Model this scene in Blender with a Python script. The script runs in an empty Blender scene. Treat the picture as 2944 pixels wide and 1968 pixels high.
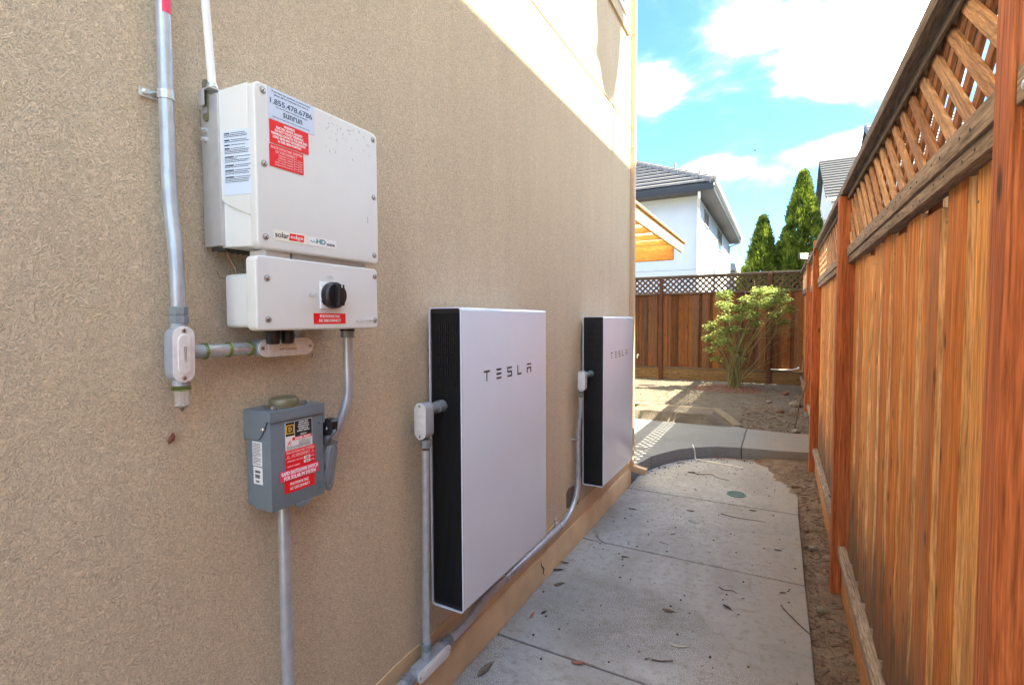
import bpy, bmesh, math, random
from mathutils import Vector, Matrix, noise
random.seed(7)
S = bpy.context.scene
COL = S.collection
R = math.radians

# ---------------------------------------------------------------- camera
cam_d = bpy.data.cameras.new('camera')
cam = bpy.data.objects.new('camera', cam_d)
COL.objects.link(cam)
YAW, PITCH, ROLL = 0.494475, 0.0443462, -0.00458970
cyw, syw = math.cos(YAW), math.sin(YAW)
fwd = Vector((-syw*math.cos(PITCH), cyw*math.cos(PITCH), -math.sin(PITCH)))
rt = Vector((cyw, syw, 0)); up = rt.cross(fwd)
r2 = rt*math.cos(ROLL)+up*math.sin(ROLL); u2 = -rt*math.sin(ROLL)+up*math.cos(ROLL)
M = Matrix((r2, u2, -fwd)).transposed().to_4x4()
M.translation = Vector((1.1913, 0, 1.5))
cam.matrix_world = M
cam_d.sensor_width = 36; cam_d.lens = 17.4216
cam_d.clip_start = 0.05; cam_d.clip_end = 2000
S.camera = cam

# ---------------------------------------------------------------- light
SUN = Vector((1.0, 0.16, 1.17)).normalized()
EL = math.asin(SUN.z); AZ = math.atan2(SUN.x, SUN.y)
sd = bpy.data.lights.new('sun', 'SUN'); sd.energy = 3.2; sd.angle = R(0.45); sd.color = (1.0, 0.88, 0.60)
sun = bpy.data.objects.new('sun', sd); COL.objects.link(sun)
sun.rotation_euler = SUN.to_track_quat('Z', 'Y').to_euler()
sun.location = (0, 0, 20)
VS = S.view_settings
VS.view_transform = 'Standard'; VS.look = 'None'; VS.gamma = 1; VS.use_curve_mapping = False
VS.exposure = 3.5

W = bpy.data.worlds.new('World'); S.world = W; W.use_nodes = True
nt = W.node_tree; nt.nodes.clear()
def N(t, tree=None, **kw):
    n = (tree or nt).nodes.new(t)
    for k, v in kw.items():
        if k == 'inp':
            for a, b in v.items(): n.inputs[a].default_value = b
        else: setattr(n, k, v)
    return n
L = lambda a, b: nt.links.new(a, b)
sky = N('ShaderNodeTexSky', sky_type='NISHITA', sun_disc=False, sun_elevation=EL, sun_rotation=AZ,
        air_density=1.0, dust_density=0.6, ozone_density=1.2)
tcn = N('ShaderNodeTexCoord')
hsv = N('ShaderNodeMix', data_type='RGBA', blend_type='MULTIPLY'); hsv.inputs[0].default_value = 1
L(sky.outputs[0], hsv.inputs[6]); hsv.inputs[7].default_value = (0.31, 0.47, 0.55, 1)
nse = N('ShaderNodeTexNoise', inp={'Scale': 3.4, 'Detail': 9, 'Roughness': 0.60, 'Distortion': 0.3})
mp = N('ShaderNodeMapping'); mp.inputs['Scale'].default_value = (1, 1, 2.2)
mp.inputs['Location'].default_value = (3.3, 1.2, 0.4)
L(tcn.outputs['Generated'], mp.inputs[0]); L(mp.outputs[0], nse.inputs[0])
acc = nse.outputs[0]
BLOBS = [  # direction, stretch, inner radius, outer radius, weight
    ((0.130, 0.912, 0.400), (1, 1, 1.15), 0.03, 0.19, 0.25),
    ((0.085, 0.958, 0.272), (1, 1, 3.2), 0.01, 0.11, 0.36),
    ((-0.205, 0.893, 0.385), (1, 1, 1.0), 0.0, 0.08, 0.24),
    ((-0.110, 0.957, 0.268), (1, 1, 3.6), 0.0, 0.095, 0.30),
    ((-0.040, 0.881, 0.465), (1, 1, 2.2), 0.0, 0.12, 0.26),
    ((-0.07, 0.90, 0.38), (1, 1, 1.0), 0.22, 0.55, -0.12),  # thins cloud in view; unseen cover beyond is kept denser for fill light
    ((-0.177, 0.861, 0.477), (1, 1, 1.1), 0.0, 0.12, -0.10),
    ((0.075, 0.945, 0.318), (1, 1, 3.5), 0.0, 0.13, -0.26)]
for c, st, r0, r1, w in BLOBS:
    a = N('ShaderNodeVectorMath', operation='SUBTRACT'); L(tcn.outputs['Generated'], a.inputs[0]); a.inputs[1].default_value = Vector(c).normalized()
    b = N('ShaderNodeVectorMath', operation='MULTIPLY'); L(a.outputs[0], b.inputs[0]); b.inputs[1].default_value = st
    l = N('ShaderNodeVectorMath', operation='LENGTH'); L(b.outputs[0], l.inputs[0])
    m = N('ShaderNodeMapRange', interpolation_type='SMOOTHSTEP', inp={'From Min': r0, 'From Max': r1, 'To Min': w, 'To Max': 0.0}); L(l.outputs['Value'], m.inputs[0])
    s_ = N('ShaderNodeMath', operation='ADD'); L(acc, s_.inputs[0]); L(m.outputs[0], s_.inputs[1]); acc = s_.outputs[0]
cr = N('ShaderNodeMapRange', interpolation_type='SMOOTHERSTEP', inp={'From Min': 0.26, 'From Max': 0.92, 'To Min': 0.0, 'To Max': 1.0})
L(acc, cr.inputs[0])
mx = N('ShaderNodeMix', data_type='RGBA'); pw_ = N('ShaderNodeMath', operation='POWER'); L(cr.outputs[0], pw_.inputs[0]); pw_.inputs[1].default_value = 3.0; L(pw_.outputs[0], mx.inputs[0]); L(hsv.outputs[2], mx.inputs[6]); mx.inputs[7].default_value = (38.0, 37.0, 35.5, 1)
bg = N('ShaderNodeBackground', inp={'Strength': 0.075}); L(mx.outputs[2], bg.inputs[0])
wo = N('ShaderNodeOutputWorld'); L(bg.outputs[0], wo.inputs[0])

# ---------------------------------------------------------------- materials
def mat(name, col, rough=0.6, metal=0.0, var=0.0, vscale=8, bump=0.0, bscale=200, coat=0.0, spec=0.5, fine=0.0, fscale=300, col2=None, dist=0.002):
    m = bpy.data.materials.new(name); m.use_nodes = True
    t = m.node_tree; p = t.nodes['Principled BSDF']
    p.inputs['Base Color'].default_value = (*col, 1); p.inputs['Roughness'].default_value = rough
    p.inputs['Metallic'].default_value = metal; p.inputs['Coat Weight'].default_value = coat
    p.inputs['Specular IOR Level'].default_value = spec
    tc = N('ShaderNodeTexCoord', t)
    if var or fine:
        n1 = N('ShaderNodeTexNoise', t, inp={'Scale': vscale, 'Detail': 6, 'Roughness': 0.62}); t.links.new(tc.outputs['Object'], n1.inputs[0])
        c2 = col2 or tuple(c*(1-var) for c in col)
        r = N('ShaderNodeMapRange', t, inp={'From Min': 0.35, 'From Max': 0.68}); t.links.new(n1.outputs[0], r.inputs[0])
        mxx = N('ShaderNodeMix', t, data_type='RGBA'); t.links.new(r.outputs[0], mxx.inputs[0])
        mxx.inputs[6].default_value = (*col, 1); mxx.inputs[7].default_value = (*c2, 1)
        out = mxx.outputs[2]
        if fine:
            n2 = N('ShaderNodeTexNoise', t, inp={'Scale': fscale, 'Detail': 3, 'Roughness': 0.7}); t.links.new(tc.outputs['Object'], n2.inputs[0])
            r2_ = N('ShaderNodeMapRange', t, inp={'From Min': 0.3, 'From Max': 0.7, 'To Min': 1-fine, 'To Max': 1+fine}); t.links.new(n2.outputs[0], r2_.inputs[0])
            mm = N('ShaderNodeMix', t, data_type='RGBA', blend_type='MULTIPLY'); mm.inputs[0].default_value = 1
            t.links.new(out, mm.inputs[6]); t.links.new(r2_.outputs[0], mm.inputs[7]); out = mm.outputs[2]
        t.links.new(out, p.inputs['Base Color'])
    if bump:
        n3 = N('ShaderNodeTexNoise', t, inp={'Scale': bscale, 'Detail': 4, 'Roughness': 0.6}); t.links.new(tc.outputs['Object'], n3.inputs[0])
        b = N('ShaderNodeBump', t, inp={'Strength': bump, 'Distance': dist}); t.links.new(n3.outputs[0], b.inputs['Height']); t.links.new(b.outputs[0], p.inputs['Normal'])
    return m

def stucco_mat():
    m = bpy.data.materials.new('stucco'); m.use_nodes = True
    t = m.node_tree; p = t.nodes['Principled BSDF']; p.inputs['Roughness'].default_value = 0.92; p.inputs['Specular IOR Level'].default_value = 0.15
    K = t.links.new
    tc = N('ShaderNodeTexCoord', t)
    big = N('ShaderNodeTexNoise', t, inp={'Scale': 1.3, 'Detail': 5, 'Roughness': 0.6}); K(tc.outputs['Object'], big.inputs[0])
    a = N('ShaderNodeTexNoise', t, inp={'Scale': 120, 'Detail': 3.0, 'Roughness': 0.62, 'Distortion': 2.2}); K(tc.outputs['Object'], a.inputs[0])
    v = N('ShaderNodeTexNoise', t, inp={'Scale': 520, 'Detail': 2, 'Roughness': 0.6}); K(tc.outputs['Object'], v.inputs[0])
    cm = N('ShaderNodeMix', t, data_type='RGBA'); K(big.outputs[0], cm.inputs[0]); cm.inputs[6].default_value = (0.60, 0.485, 0.345, 1); cm.inputs[7].default_value = (0.68, 0.555, 0.40, 1)
    r = N('ShaderNodeMapRange', t, inp={'From Min': 0.33, 'From Max': 0.60, 'To Min': 0.72, 'To Max': 1.20}); K(a.outputs[0], r.inputs[0])  # relief noise also darkens the hollows: crevice shade put into the colour
    mm = N('ShaderNodeMix', t, data_type='RGBA', blend_type='MULTIPLY'); mm.inputs[0].default_value = 1; K(cm.outputs[2], mm.inputs[6]); K(r.outputs[0], mm.inputs[7])
    r4 = N('ShaderNodeMapRange', t, inp={'From Min': 0.3, 'From Max': 0.7, 'To Min': 0.84, 'To Max': 1.16}); K(v.outputs[0], r4.inputs[0])
    m4 = N('ShaderNodeMix', t, data_type='RGBA', blend_type='MULTIPLY'); m4.inputs[0].default_value = 1; K(mm.outputs[2], m4.inputs[6]); K(r4.outputs[0], m4.inputs[7])
    ms = N('ShaderNodeMapping', t); ms.inputs['Scale'].default_value = (1, 5.5, 0.5); K(tc.outputs['Object'], ms.inputs[0])
    ns = N('ShaderNodeTexNoise', t, inp={'Scale': 1.6, 'Detail': 6, 'Roughness': 0.65}); K(ms.outputs[0], ns.inputs[0])
    rs_ = N('ShaderNodeMapRange', t, inp={'From Min': 0.3, 'From Max': 0.7, 'To Min': 0.95, 'To Max': 1.04}); K(ns.outputs[0], rs_.inputs[0])
    m5 = N('ShaderNodeMix', t, data_type='RGBA', blend_type='MULTIPLY'); m5.inputs[0].default_value = 1; K(m4.outputs[2], m5.inputs[6]); K(rs_.outputs[0], m5.inputs[7])
    K(m5.outputs[2], p.inputs['Base Color'])
    ad = N('ShaderNodeMath', t, operation='MULTIPLY_ADD'); K(v.outputs[0], ad.inputs[0]); ad.inputs[1].default_value = 0.3; K(a.outputs[0], ad.inputs[2])
    b = N('ShaderNodeBump', t, inp={'Strength': 1.0, 'Distance': 0.0060}); K(ad.outputs[0], b.inputs['Height']); K(b.outputs[0], p.inputs['Normal'])
    return m

def wood_mat(name, c_lo, c_hi, axis='z', rnd=0.35, rough=0.75, knots=True, grey=0.0, foot=False):
    m = bpy.data.materials.new(name); m.use_nodes = True
    t = m.node_tree; p = t.nodes['Principled BSDF']; p.inputs['Roughness'].default_value = rough; p.inputs['Specular IOR Level'].default_value = 0.25
    K = t.links.new
    tc = N('ShaderNodeTexCoord', t); oi = N('ShaderNodeObjectInfo', t)
    off = N('ShaderNodeVectorMath', t, operation='SCALE'); off.inputs[0].default_value = (31.7, 17.3, 43.1); K(oi.outputs['Random'], off.inputs['Scale'])
    ad = N('ShaderNodeVectorMath', t, operation='ADD'); K(tc.outputs['Object'], ad.inputs[0]); K(off.outputs[0], ad.inputs[1])
    warp = N('ShaderNodeTexNoise', t, inp={'Scale': 3.0, 'Detail': 2}); K(ad.outputs[0], warp.inputs[0])
    wv = N('ShaderNodeVectorMath', t, operation='SCALE', inp={'Scale': 0.035}); K(warp.outputs['Color'], wv.inputs[0])
    ad2 = N('ShaderNodeVectorMath', t, operation='ADD'); K(ad.outputs[0], ad2.inputs[0]); K(wv.outputs[0], ad2.inputs[1])
    sc = {'x': (0.06, 1, 1), 'y': (1, 0.06, 1), 'z': (1, 1, 0.065), 'zs': (1, 1, 0.018)}[axis]
    mpn = N('ShaderNodeMapping', t); mpn.inputs['Scale'].default_value = sc; K(ad2.outputs[0], mpn.inputs[0])
    n1 = N('ShaderNodeTexNoise', t, inp={'Scale': 42, 'Detail': 4, 'Roughness': 0.65}); K(mpn.outputs[0], n1.inputs[0])
    n2 = N('ShaderNodeTexNoise', t, inp={'Scale': 190, 'Detail': 3, 'Roughness': 0.7}); K(mpn.outputs[0], n2.inputs[0])
    n3 = N('ShaderNodeTexNoise', t, inp={'Scale': 9, 'Detail': 3, 'Roughness': 0.6}); K(mpn.outputs[0], n3.inputs[0])
    s1 = N('ShaderNodeMath', t, operation='MULTIPLY_ADD'); K(n1.outputs[0], s1.inputs[0]); s1.inputs[1].default_value = 0.90; 
    s0 = N('ShaderNodeMath', t, operation='MULTIPLY'); K(n3.outputs[0], s0.inputs[0]); s0.inputs[1].default_value = 0.45; K(s0.outputs[0], s1.inputs[2])
    s2 = N('ShaderNodeMath', t, operation='MULTIPLY_ADD'); K(oi.outputs['Random'], s2.inputs[0]); s2.inputs[1].default_value = rnd; K(s1.outputs[0], s2.inputs[2])
    r = N('ShaderNodeMapRange', t, inp={'From Min': 0.51+rnd*0.22, 'From Max': 0.84+rnd*0.78}); K(s2.outputs[0], r.inputs[0])
    cm = N('ShaderNodeMix', t, data_type='RGBA'); K(r.outputs[0], cm.inputs[0]); cm.inputs[6].default_value = (*c_lo, 1); cm.inputs[7].default_value = (*c_hi, 1)
    r2_ = N('ShaderNodeMapRange', t, inp={'From Min': 0.3, 'From Max': 0.7, 'To Min': 0.42, 'To Max': 1.5}); K(n2.outputs[0], r2_.inputs[0])
    mm = N('ShaderNodeMix', t, data_type='RGBA', blend_type='MULTIPLY'); mm.inputs[0].default_value = 1; K(cm.outputs[2], mm.inputs[6]); K(r2_.outputs[0], mm.inputs[7])
    out = mm.outputs[2]
    if knots:
        mk = N('ShaderNodeMapping', t); mk.inputs['Scale'].default_value = tuple(((8.0 if axis == 'z' else 4.5) if q < 1 else 9.0) for q in sc); K(ad.outputs[0], mk.inputs[0])
        vo = N('ShaderNodeTexVoronoi', t, inp={'Scale': 1.0, 'Randomness': 1.0}); K(mk.outputs[0], vo.inputs[0])
        rk = N('ShaderNodeMapRange', t, interpolation_type='SMOOTHSTEP', inp={'From Min': 0.04, 'From Max': 0.145, 'To Min': 0.25, 'To Max': 1.0}); K(vo.outputs['Distance'], rk.inputs[0])
        mk2 = N('ShaderNodeMix', t, data_type='RGBA', blend_type='MULTIPLY'); mk2.inputs[0].default_value = 1; K(out, mk2.inputs[6]); K(rk.outputs[0], mk2.inputs[7]); out = mk2.outputs[2]
    if grey:
        ng = N('ShaderNodeTexNoise', t, inp={'Scale': 5, 'Detail': 5, 'Roughness': 0.7}); K(mpn.outputs[0], ng.inputs[0])
        rg = N('ShaderNodeMapRange', t, inp={'From Min': 0.46, 'From Max': 0.66, 'To Min': 0.0, 'To Max': grey}); K(ng.outputs[0], rg.inputs[0])
        mg = N('ShaderNodeMix', t, data_type='RGBA'); K(rg.outputs[0], mg.inputs[0]); K(out, mg.inputs[6]); mg.inputs[7].default_value = (0.16, 0.13, 0.11, 1); out = mg.outputs[2]
    if foot:   # grey water staining at the board ends near the soil
        sx = N('ShaderNodeSeparateXYZ', t); K(tc.outputs['Object'], sx.inputs[0])
        q1 = N('ShaderNodeMath', t, operation='MULTIPLY_ADD'); K(n1.outputs[0], q1.inputs[0]); q1.inputs[1].default_value = -0.75; K(sx.outputs[2], q1.inputs[2])
        q2 = N('ShaderNodeMapRange', t, interpolation_type='SMOOTHSTEP', inp={'From Min': -0.14, 'From Max': 0.06, 'To Min': 0.8, 'To Max': 0.0}); K(q1.outputs[0], q2.inputs[0])
        q3 = N('ShaderNodeMix', t, data_type='RGBA'); K(q2.outputs[0], q3.inputs[0]); K(out, q3.inputs[6]); q3.inputs[7].default_value = (0.085, 0.06, 0.05, 1); out = q3.outputs[2]
    K(out, p.inputs['Base Color'])
    b = N('ShaderNodeBump', t, inp={'Strength': 0.55, 'Distance': 0.0015}); K(n2.outputs[0], b.inputs['Height']); K(b.outputs[0], p.inputs['Normal'])
    return m

def concrete_mat(name, col, dark, dirt=0.5):
    m = bpy.data.materials.new(name); m.use_nodes = True
    t = m.node_tree; p = t.nodes['Principled BSDF']; p.inputs['Roughness'].default_value = 0.85; p.inputs['Specular IOR Level'].default_value = 0.25
    K = t.links.new
    tc = N('ShaderNodeTexCoord', t)
    n1 = N('ShaderNodeTexNoise', t, inp={'Scale': 1.5, 'Detail': 10, 'Roughness': 0.74, 'Distortion': 0.7}); K(tc.outputs['Object'], n1.inputs[0])
    n2 = N('ShaderNodeTexNoise', t, inp={'Scale': 210, 'Detail': 3, 'Roughness': 0.75}); K(tc.outputs['Object'], n2.inputs[0])
    n4 = N('ShaderNodeTexNoise', t, inp={'Scale': 23, 'Detail': 6, 'Roughness': 0.7}); K(tc.outputs['Object'], n4.inputs[0])
    r1_ = N('ShaderNodeMapRange', t, inp={'From Min': 0.34, 'From Max': 0.66}); K(n1.outputs[0], r1_.inputs[0])
    cm = N('ShaderNodeMix', t, data_type='RGBA'); K(r1_.outputs[0], cm.inputs[0]); cm.inputs[6].default_value = (*dark, 1); cm.inputs[7].default_value = (*col, 1)
    # worn patches with exposed sand
    n5 = N('ShaderNodeTexNoise', t, inp={'Scale': 1.15, 'Detail': 3, 'Roughness': 0.5, 'Distortion': 0.8}); 
    mpn = N('ShaderNodeMapping', t); mpn.inputs['Location'].default_value = (4.2, 0.55, 0); K(tc.outputs['Object'], mpn.inputs[0]); K(mpn.outputs[0], n5.inputs[0])
    r5 = N('ShaderNodeMapRange', t, inp={'From Min': 0.48, 'From Max': 0.56, 'To Min': 0.20, 'To Max': 0.75}); K(n5.outputs[0], r5.inputs[0])
    if name == 'path_concrete':
        vs_ = N('ShaderNodeVectorMath', t, operation='SUBTRACT'); K(tc.outputs['Object'], vs_.inputs[0]); vs_.inputs[1].default_value = (0.50, 2.42, 0)
        vm_ = N('ShaderNodeVectorMath', t, operation='MULTIPLY'); K(vs_.outputs[0], vm_.inputs[0]); vm_.inputs[1].default_value = (0.85, 1.25, 0)
        vl_ = N('ShaderNodeVectorMath', t, operation='LENGTH'); K(vm_.outputs[0], vl_.inputs[0])
        va_ = N('ShaderNodeMath', t, operation='MULTIPLY_ADD'); K(n4.outputs[0], va_.inputs[0]); va_.inputs[1].default_value = 0.35; K(vl_.outputs['Value'], va_.inputs[2])
        vr_ = N('ShaderNodeMapRange', t, interpolation_type='SMOOTHSTEP', inp={'From Min': 0.48, 'From Max': 0.66, 'To Min': 0.85, 'To Max': 0.0}); K(va_.outputs[0], vr_.inputs[0])
        mxm = N('ShaderNodeMath', t, operation='MAXIMUM'); K(r5.outputs[0], mxm.inputs[0]); K(vr_.outputs[0], mxm.inputs[1]); r5 = mxm
        dk = N('ShaderNodeMapRange', t, inp={'From Min': 0.0, 'From Max': 0.85, 'To Min': 1.0, 'To Max': 0.82}); K(vr_.outputs[0], dk.inputs[0])
        dm_ = N('ShaderNodeMix', t, data_type='RGBA', blend_type='MULTIPLY'); dm_.inputs[0].default_value = 1; K(cm.outputs[2], dm_.inputs[6]); K(dk.outputs[0], dm_.inputs[7]); cm = dm_
    lo = N('ShaderNodeMath', t, operation='SUBTRACT'); lo.inputs[0].default_value = 1.0; K(r5.outputs[0], lo.inputs[1])
    hi = N('ShaderNodeMath', t, operation='ADD'); hi.inputs[0].default_value = 1.0; K(r5.outputs[0], hi.inputs[1])
    r2_ = N('ShaderNodeMapRange', t, inp={'From Min': 0.34, 'From Max': 0.66}); K(n2.outputs[0], r2_.inputs[0]); K(lo.outputs[0], r2_.inputs['To Min']); K(hi.outputs[0], r2_.inputs['To Max'])
    mm = N('ShaderNodeMix', t, data_type='RGBA', blend_type='MULTIPLY'); mm.inputs[0].default_value = 1; K(cm.outputs[2], mm.inputs[6]); K(r2_.outputs[0], mm.inputs[7])
    r4 = N('ShaderNodeMapRange', t, inp={'From Min': 0.50, 'From Max': 0.66, 'To Min': 0.0, 'To Max': dirt}); K(n4.outputs[0], r4.inputs[0])
    md = N('ShaderNodeMix', t, data_type='RGBA'); K(r4.outputs[0], md.inputs[0]); K(mm.outputs[2], md.inputs[6]); md.inputs[7].default_value = (dark[0]*0.75, dark[1]*0.68, dark[2]*0.58, 1)
    # dirt that has washed over the path from the strip by the fence
    sp = N('ShaderNodeSeparateXYZ', t); K(tc.outputs['Object'], sp.inputs[0])
    rx = N('ShaderNodeMapRange', t, inp={'From Min': 0.80, 'From Max': 1.38, 'To Min': 0.0, 'To Max': 0.95}); K(sp.outputs[0], rx.inputs[0])
    mu = N('ShaderNodeMath', t, operation='MULTIPLY'); K(rx.outputs[0], mu.inputs[0]); K(r1_.outputs[0], mu.inputs[1])
    me = N('ShaderNodeMix', t, data_type='RGBA'); K(mu.outputs[0], me.inputs[0]); K(md.outputs[2], me.inputs[6]); me.inputs[7].default_value = (0.22, 0.165, 0.12, 1)
    K(me.outputs[2], p.inputs['Base Color'])
    b = N('ShaderNodeBump', t, inp={'Strength': 0.7, 'Distance': 0.0022}); K(n2.outputs[0], b.inputs['Height']); K(b.outputs[0], p.inputs['Normal'])
    return m

M_ = {}
M_['stucco'] = stucco_mat()
M_['foundation'] = mat('foundation_paint', (0.66, 0.485, 0.30), 0.7, var=0.28, vscale=3.5, bump=0.5, bscale=60, dist=0.003)
M_['housetrim'] = mat('tan_trim_paint', (0.60, 0.42, 0.26), 0.5, var=0.08, vscale=12)
M_['white'] = mat('white_powder_coat', (0.70, 0.715, 0.70), 0.38, var=0.05, vscale=7, bump=0.15, bscale=700, dist=0.0004)
M_['gloss'] = mat('gloss_white_steel', (0.68, 0.745, 0.88), 0.16, var=0.03, vscale=4, coat=0.4)
M_['alu'] = mat('brushed_aluminium', (0.60, 0.61, 0.63), 0.42, 0.55, var=0.1, vscale=30)
M_['diecast'] = mat('cast_aluminium', (0.80, 0.81, 0.83), 0.42, 0.15, var=0.16, vscale=60, bump=0.3, bscale=400, dist=0.0006)
M_['emt'] = mat('galvanised_conduit', (0.50, 0.54, 0.60), 0.30, 0.4, var=0.22, vscale=26, bump=0.1, bscale=300)
M_['zinc'] = mat('bright_zinc', (0.66, 0.70, 0.73), 0.25, 0.5, var=0.25, vscale=60)
M_['fitting'] = mat('grey_fitting', (0.235, 0.275, 0.31), 0.42, 0.15, var=0.15, vscale=50)
M_['pvcgrey'] = mat('grey_painted_body', (0.36, 0.40, 0.46), 0.42, 0.1, var=0.1, vscale=40)
M_['boxgrey'] = mat('grey_enamel', (0.165, 0.21, 0.25), 0.42, 0.0, var=0.14, vscale=14, bump=0.12, bscale=600, dist=0.0004)
M_['hub'] = mat('olive_cast_hub', (0.22, 0.21, 0.13), 0.4, 0.35, var=0.2, vscale=40)
M_['ring'] = mat('olive_gasket_ring', (0.20, 0.25, 0.06), 0.35, 0.5)
M_['black'] = mat('black_plastic', (0.012, 0.012, 0.014), 0.35)
M_['grille'] = mat('black_grille', (0.014, 0.015, 0.018), 0.32)
M_['steel'] = mat('screw_steel', (0.55, 0.55, 0.55), 0.3, 0.9)
M_['dark'] = mat('dark_recess', (0.05, 0.05, 0.05), 0.6)
M_['red'] = mat('red_label_vinyl', (0.78, 0.012, 0.02), 0.4)
M_['pink'] = mat('faded_red_vinyl', (0.80, 0.05, 0.14), 0.4)
M_['lblwhite'] = mat('white_label_vinyl', (0.80, 0.80, 0.80), 0.4)
M_['lblblue'] = mat('pale_blue_label', (0.58, 0.68, 0.84), 0.4)
M_['lblcream'] = mat('cream_label', (0.80, 0.79, 0.68), 0.4)
M_['ink'] = mat('black_ink', (0.02, 0.02, 0.025), 0.5)
M_['navy'] = mat('navy_ink', (0.03, 0.09, 0.16), 0.5)
M_['teal'] = mat('teal_ink', (0.0, 0.24, 0.25), 0.5)
M_['inkw'] = mat('white_ink', (0.9, 0.9, 0.9), 0.5)
M_['inkpink'] = mat('pink_ink', (0.92, 0.55, 0.55), 0.5)
M_['yellow'] = mat('yellow_ink', (0.80, 0.50, 0.03), 0.5)
M_['copper'] = mat('brown_wire', (0.30, 0.14, 0.08), 0.5)
M_['antenna'] = mat('antenna_fibreglass', (0.76, 0.77, 0.76), 0.45)
def clear_mat():
    m = bpy.data.materials.new('clear_plastic'); m.use_nodes = True; p = m.node_tree.nodes['Principled BSDF']
    p.inputs['Base Color'].default_value = (0.86, 0.88, 0.88, 1); p.inputs['Roughness'].default_value = 0.08
    p.inputs['Transmission Weight'].default_value = 0.75; p.inputs['IOR'].default_value = 1.45
    return m
M_['clear'] = clear_mat()
M_['board'] = wood_mat('redwood_board', (0.42, 0.115, 0.015), (0.74, 0.36, 0.11), 'z', 0.45, grey=0.45, foot=True)
M_['bedge'] = wood_mat('sawn_board_edge', (0.56, 0.30, 0.13), (0.82, 0.56, 0.33), 'z', 0.3, knots=False, foot=True)
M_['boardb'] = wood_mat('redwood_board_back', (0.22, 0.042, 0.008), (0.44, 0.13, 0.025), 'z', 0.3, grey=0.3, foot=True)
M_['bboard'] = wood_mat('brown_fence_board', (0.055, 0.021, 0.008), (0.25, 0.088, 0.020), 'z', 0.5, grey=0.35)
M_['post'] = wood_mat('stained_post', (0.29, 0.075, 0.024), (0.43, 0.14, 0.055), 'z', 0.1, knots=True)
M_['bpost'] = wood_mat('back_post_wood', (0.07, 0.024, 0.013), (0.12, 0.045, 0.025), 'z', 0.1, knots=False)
M_['weather'] = wood_mat('weathered_rail', (0.17, 0.125, 0.10), (0.34, 0.26, 0.205), 'y', 0.12)
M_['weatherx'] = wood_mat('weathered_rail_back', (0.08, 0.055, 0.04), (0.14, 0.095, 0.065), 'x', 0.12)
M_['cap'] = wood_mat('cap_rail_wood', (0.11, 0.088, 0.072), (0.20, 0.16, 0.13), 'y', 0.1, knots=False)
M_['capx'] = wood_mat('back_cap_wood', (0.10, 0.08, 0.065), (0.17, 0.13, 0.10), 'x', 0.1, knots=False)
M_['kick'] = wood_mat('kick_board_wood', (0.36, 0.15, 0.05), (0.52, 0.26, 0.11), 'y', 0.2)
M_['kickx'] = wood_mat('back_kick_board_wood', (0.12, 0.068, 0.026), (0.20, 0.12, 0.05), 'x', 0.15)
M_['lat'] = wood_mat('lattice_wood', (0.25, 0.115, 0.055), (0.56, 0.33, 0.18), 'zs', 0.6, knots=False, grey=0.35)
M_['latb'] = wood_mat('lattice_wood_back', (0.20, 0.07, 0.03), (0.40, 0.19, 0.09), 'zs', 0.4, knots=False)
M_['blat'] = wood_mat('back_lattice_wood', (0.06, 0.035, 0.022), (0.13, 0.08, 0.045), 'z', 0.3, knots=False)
M_['path'] = concrete_mat('path_concrete', (0.37, 0.375, 0.38), (0.235, 0.23, 0.22), 0.6)
M_['patio'] = concrete_mat('patio_concrete', (0.20, 0.215, 0.235), (0.165, 0.175, 0.185), 0.2)
M_['kerb'] = concrete_mat('kerb_concrete', (0.20, 0.175, 0.135), (0.13, 0.11, 0.08), 0.5)
M_['bounceslab'] = concrete_mat('bounce_slab_concrete', (0.42, 0.41, 0.39), (0.36, 0.35, 0.33), 0.1)
M_['joint'] = mat('joint_filler', (0.10, 0.095, 0.09), 0.9)
M_['dirt'] = mat('dry_soil', (0.20, 0.145, 0.105), 0.95, var=0.4, vscale=9, bump=1.0, bscale=70, fine=0.3, fscale=160, dist=0.012, spec=0.1)
M_['bed'] = mat('gravelly_soil', (0.15, 0.134, 0.115), 0.95, var=0.35, vscale=6, bump=1.0, bscale=55, fine=0.35, fscale=120, dist=0.014, spec=0.1)
M_['field'] = mat('far_ground', (0.16, 0.14, 0.09), 0.95, var=0.4, vscale=0.4)
M_['pebble'] = mat('pebble_stone', (0.20, 0.175, 0.15), 0.85, var=0.5, vscale=30)
M_['bark'] = mat('bark_chip', (0.15, 0.085, 0.055), 0.9, var=0.5, vscale=40)
M_['rbark'] = mat('red_bark_chip', (0.22, 0.07, 0.04), 0.9, var=0.5, vscale=40)
M_['leafdry'] = mat('dry_leaf', (0.15, 0.095, 0.06), 0.8, var=0.4, vscale=60)
M_['leafred'] = mat('russet_leaf', (0.33, 0.13, 0.08), 0.8, var=0.4, vscale=60)
M_['seed'] = mat('dark_seed', (0.035, 0.028, 0.025), 0.8)
M_['twig'] = mat('twig_bark', (0.13, 0.095, 0.075), 0.85, var=0.3, vscale=60)
M_['twigpale'] = mat('bleached_twig', (0.48, 0.44, 0.40), 0.8)
M_['whitehouse'] = mat('white_stucco', (0.56, 0.64, 0.76), 0.85, var=0.05, vscale=3, bump=0.3, bscale=120, dist=0.003)
M_['tile'] = mat('grey_roof_tile', (0.20, 0.20, 0.215), 0.75, var=0.35, vscale=7)
M_['fascia'] = mat('dark_fascia', (0.022, 0.028, 0.042), 0.5)
M_['gutter'] = mat('grey_gutter', (0.32, 0.33, 0.35), 0.4)
M_['soffit'] = mat('dark_soffit', (0.09, 0.085, 0.09), 0.7)
M_['glass'] = mat('window_glass', (0.05, 0.06, 0.07), 0.06, spec=0.8)
M_['frame'] = mat('grey_window_frame', (0.25, 0.25, 0.26), 0.5)
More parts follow.
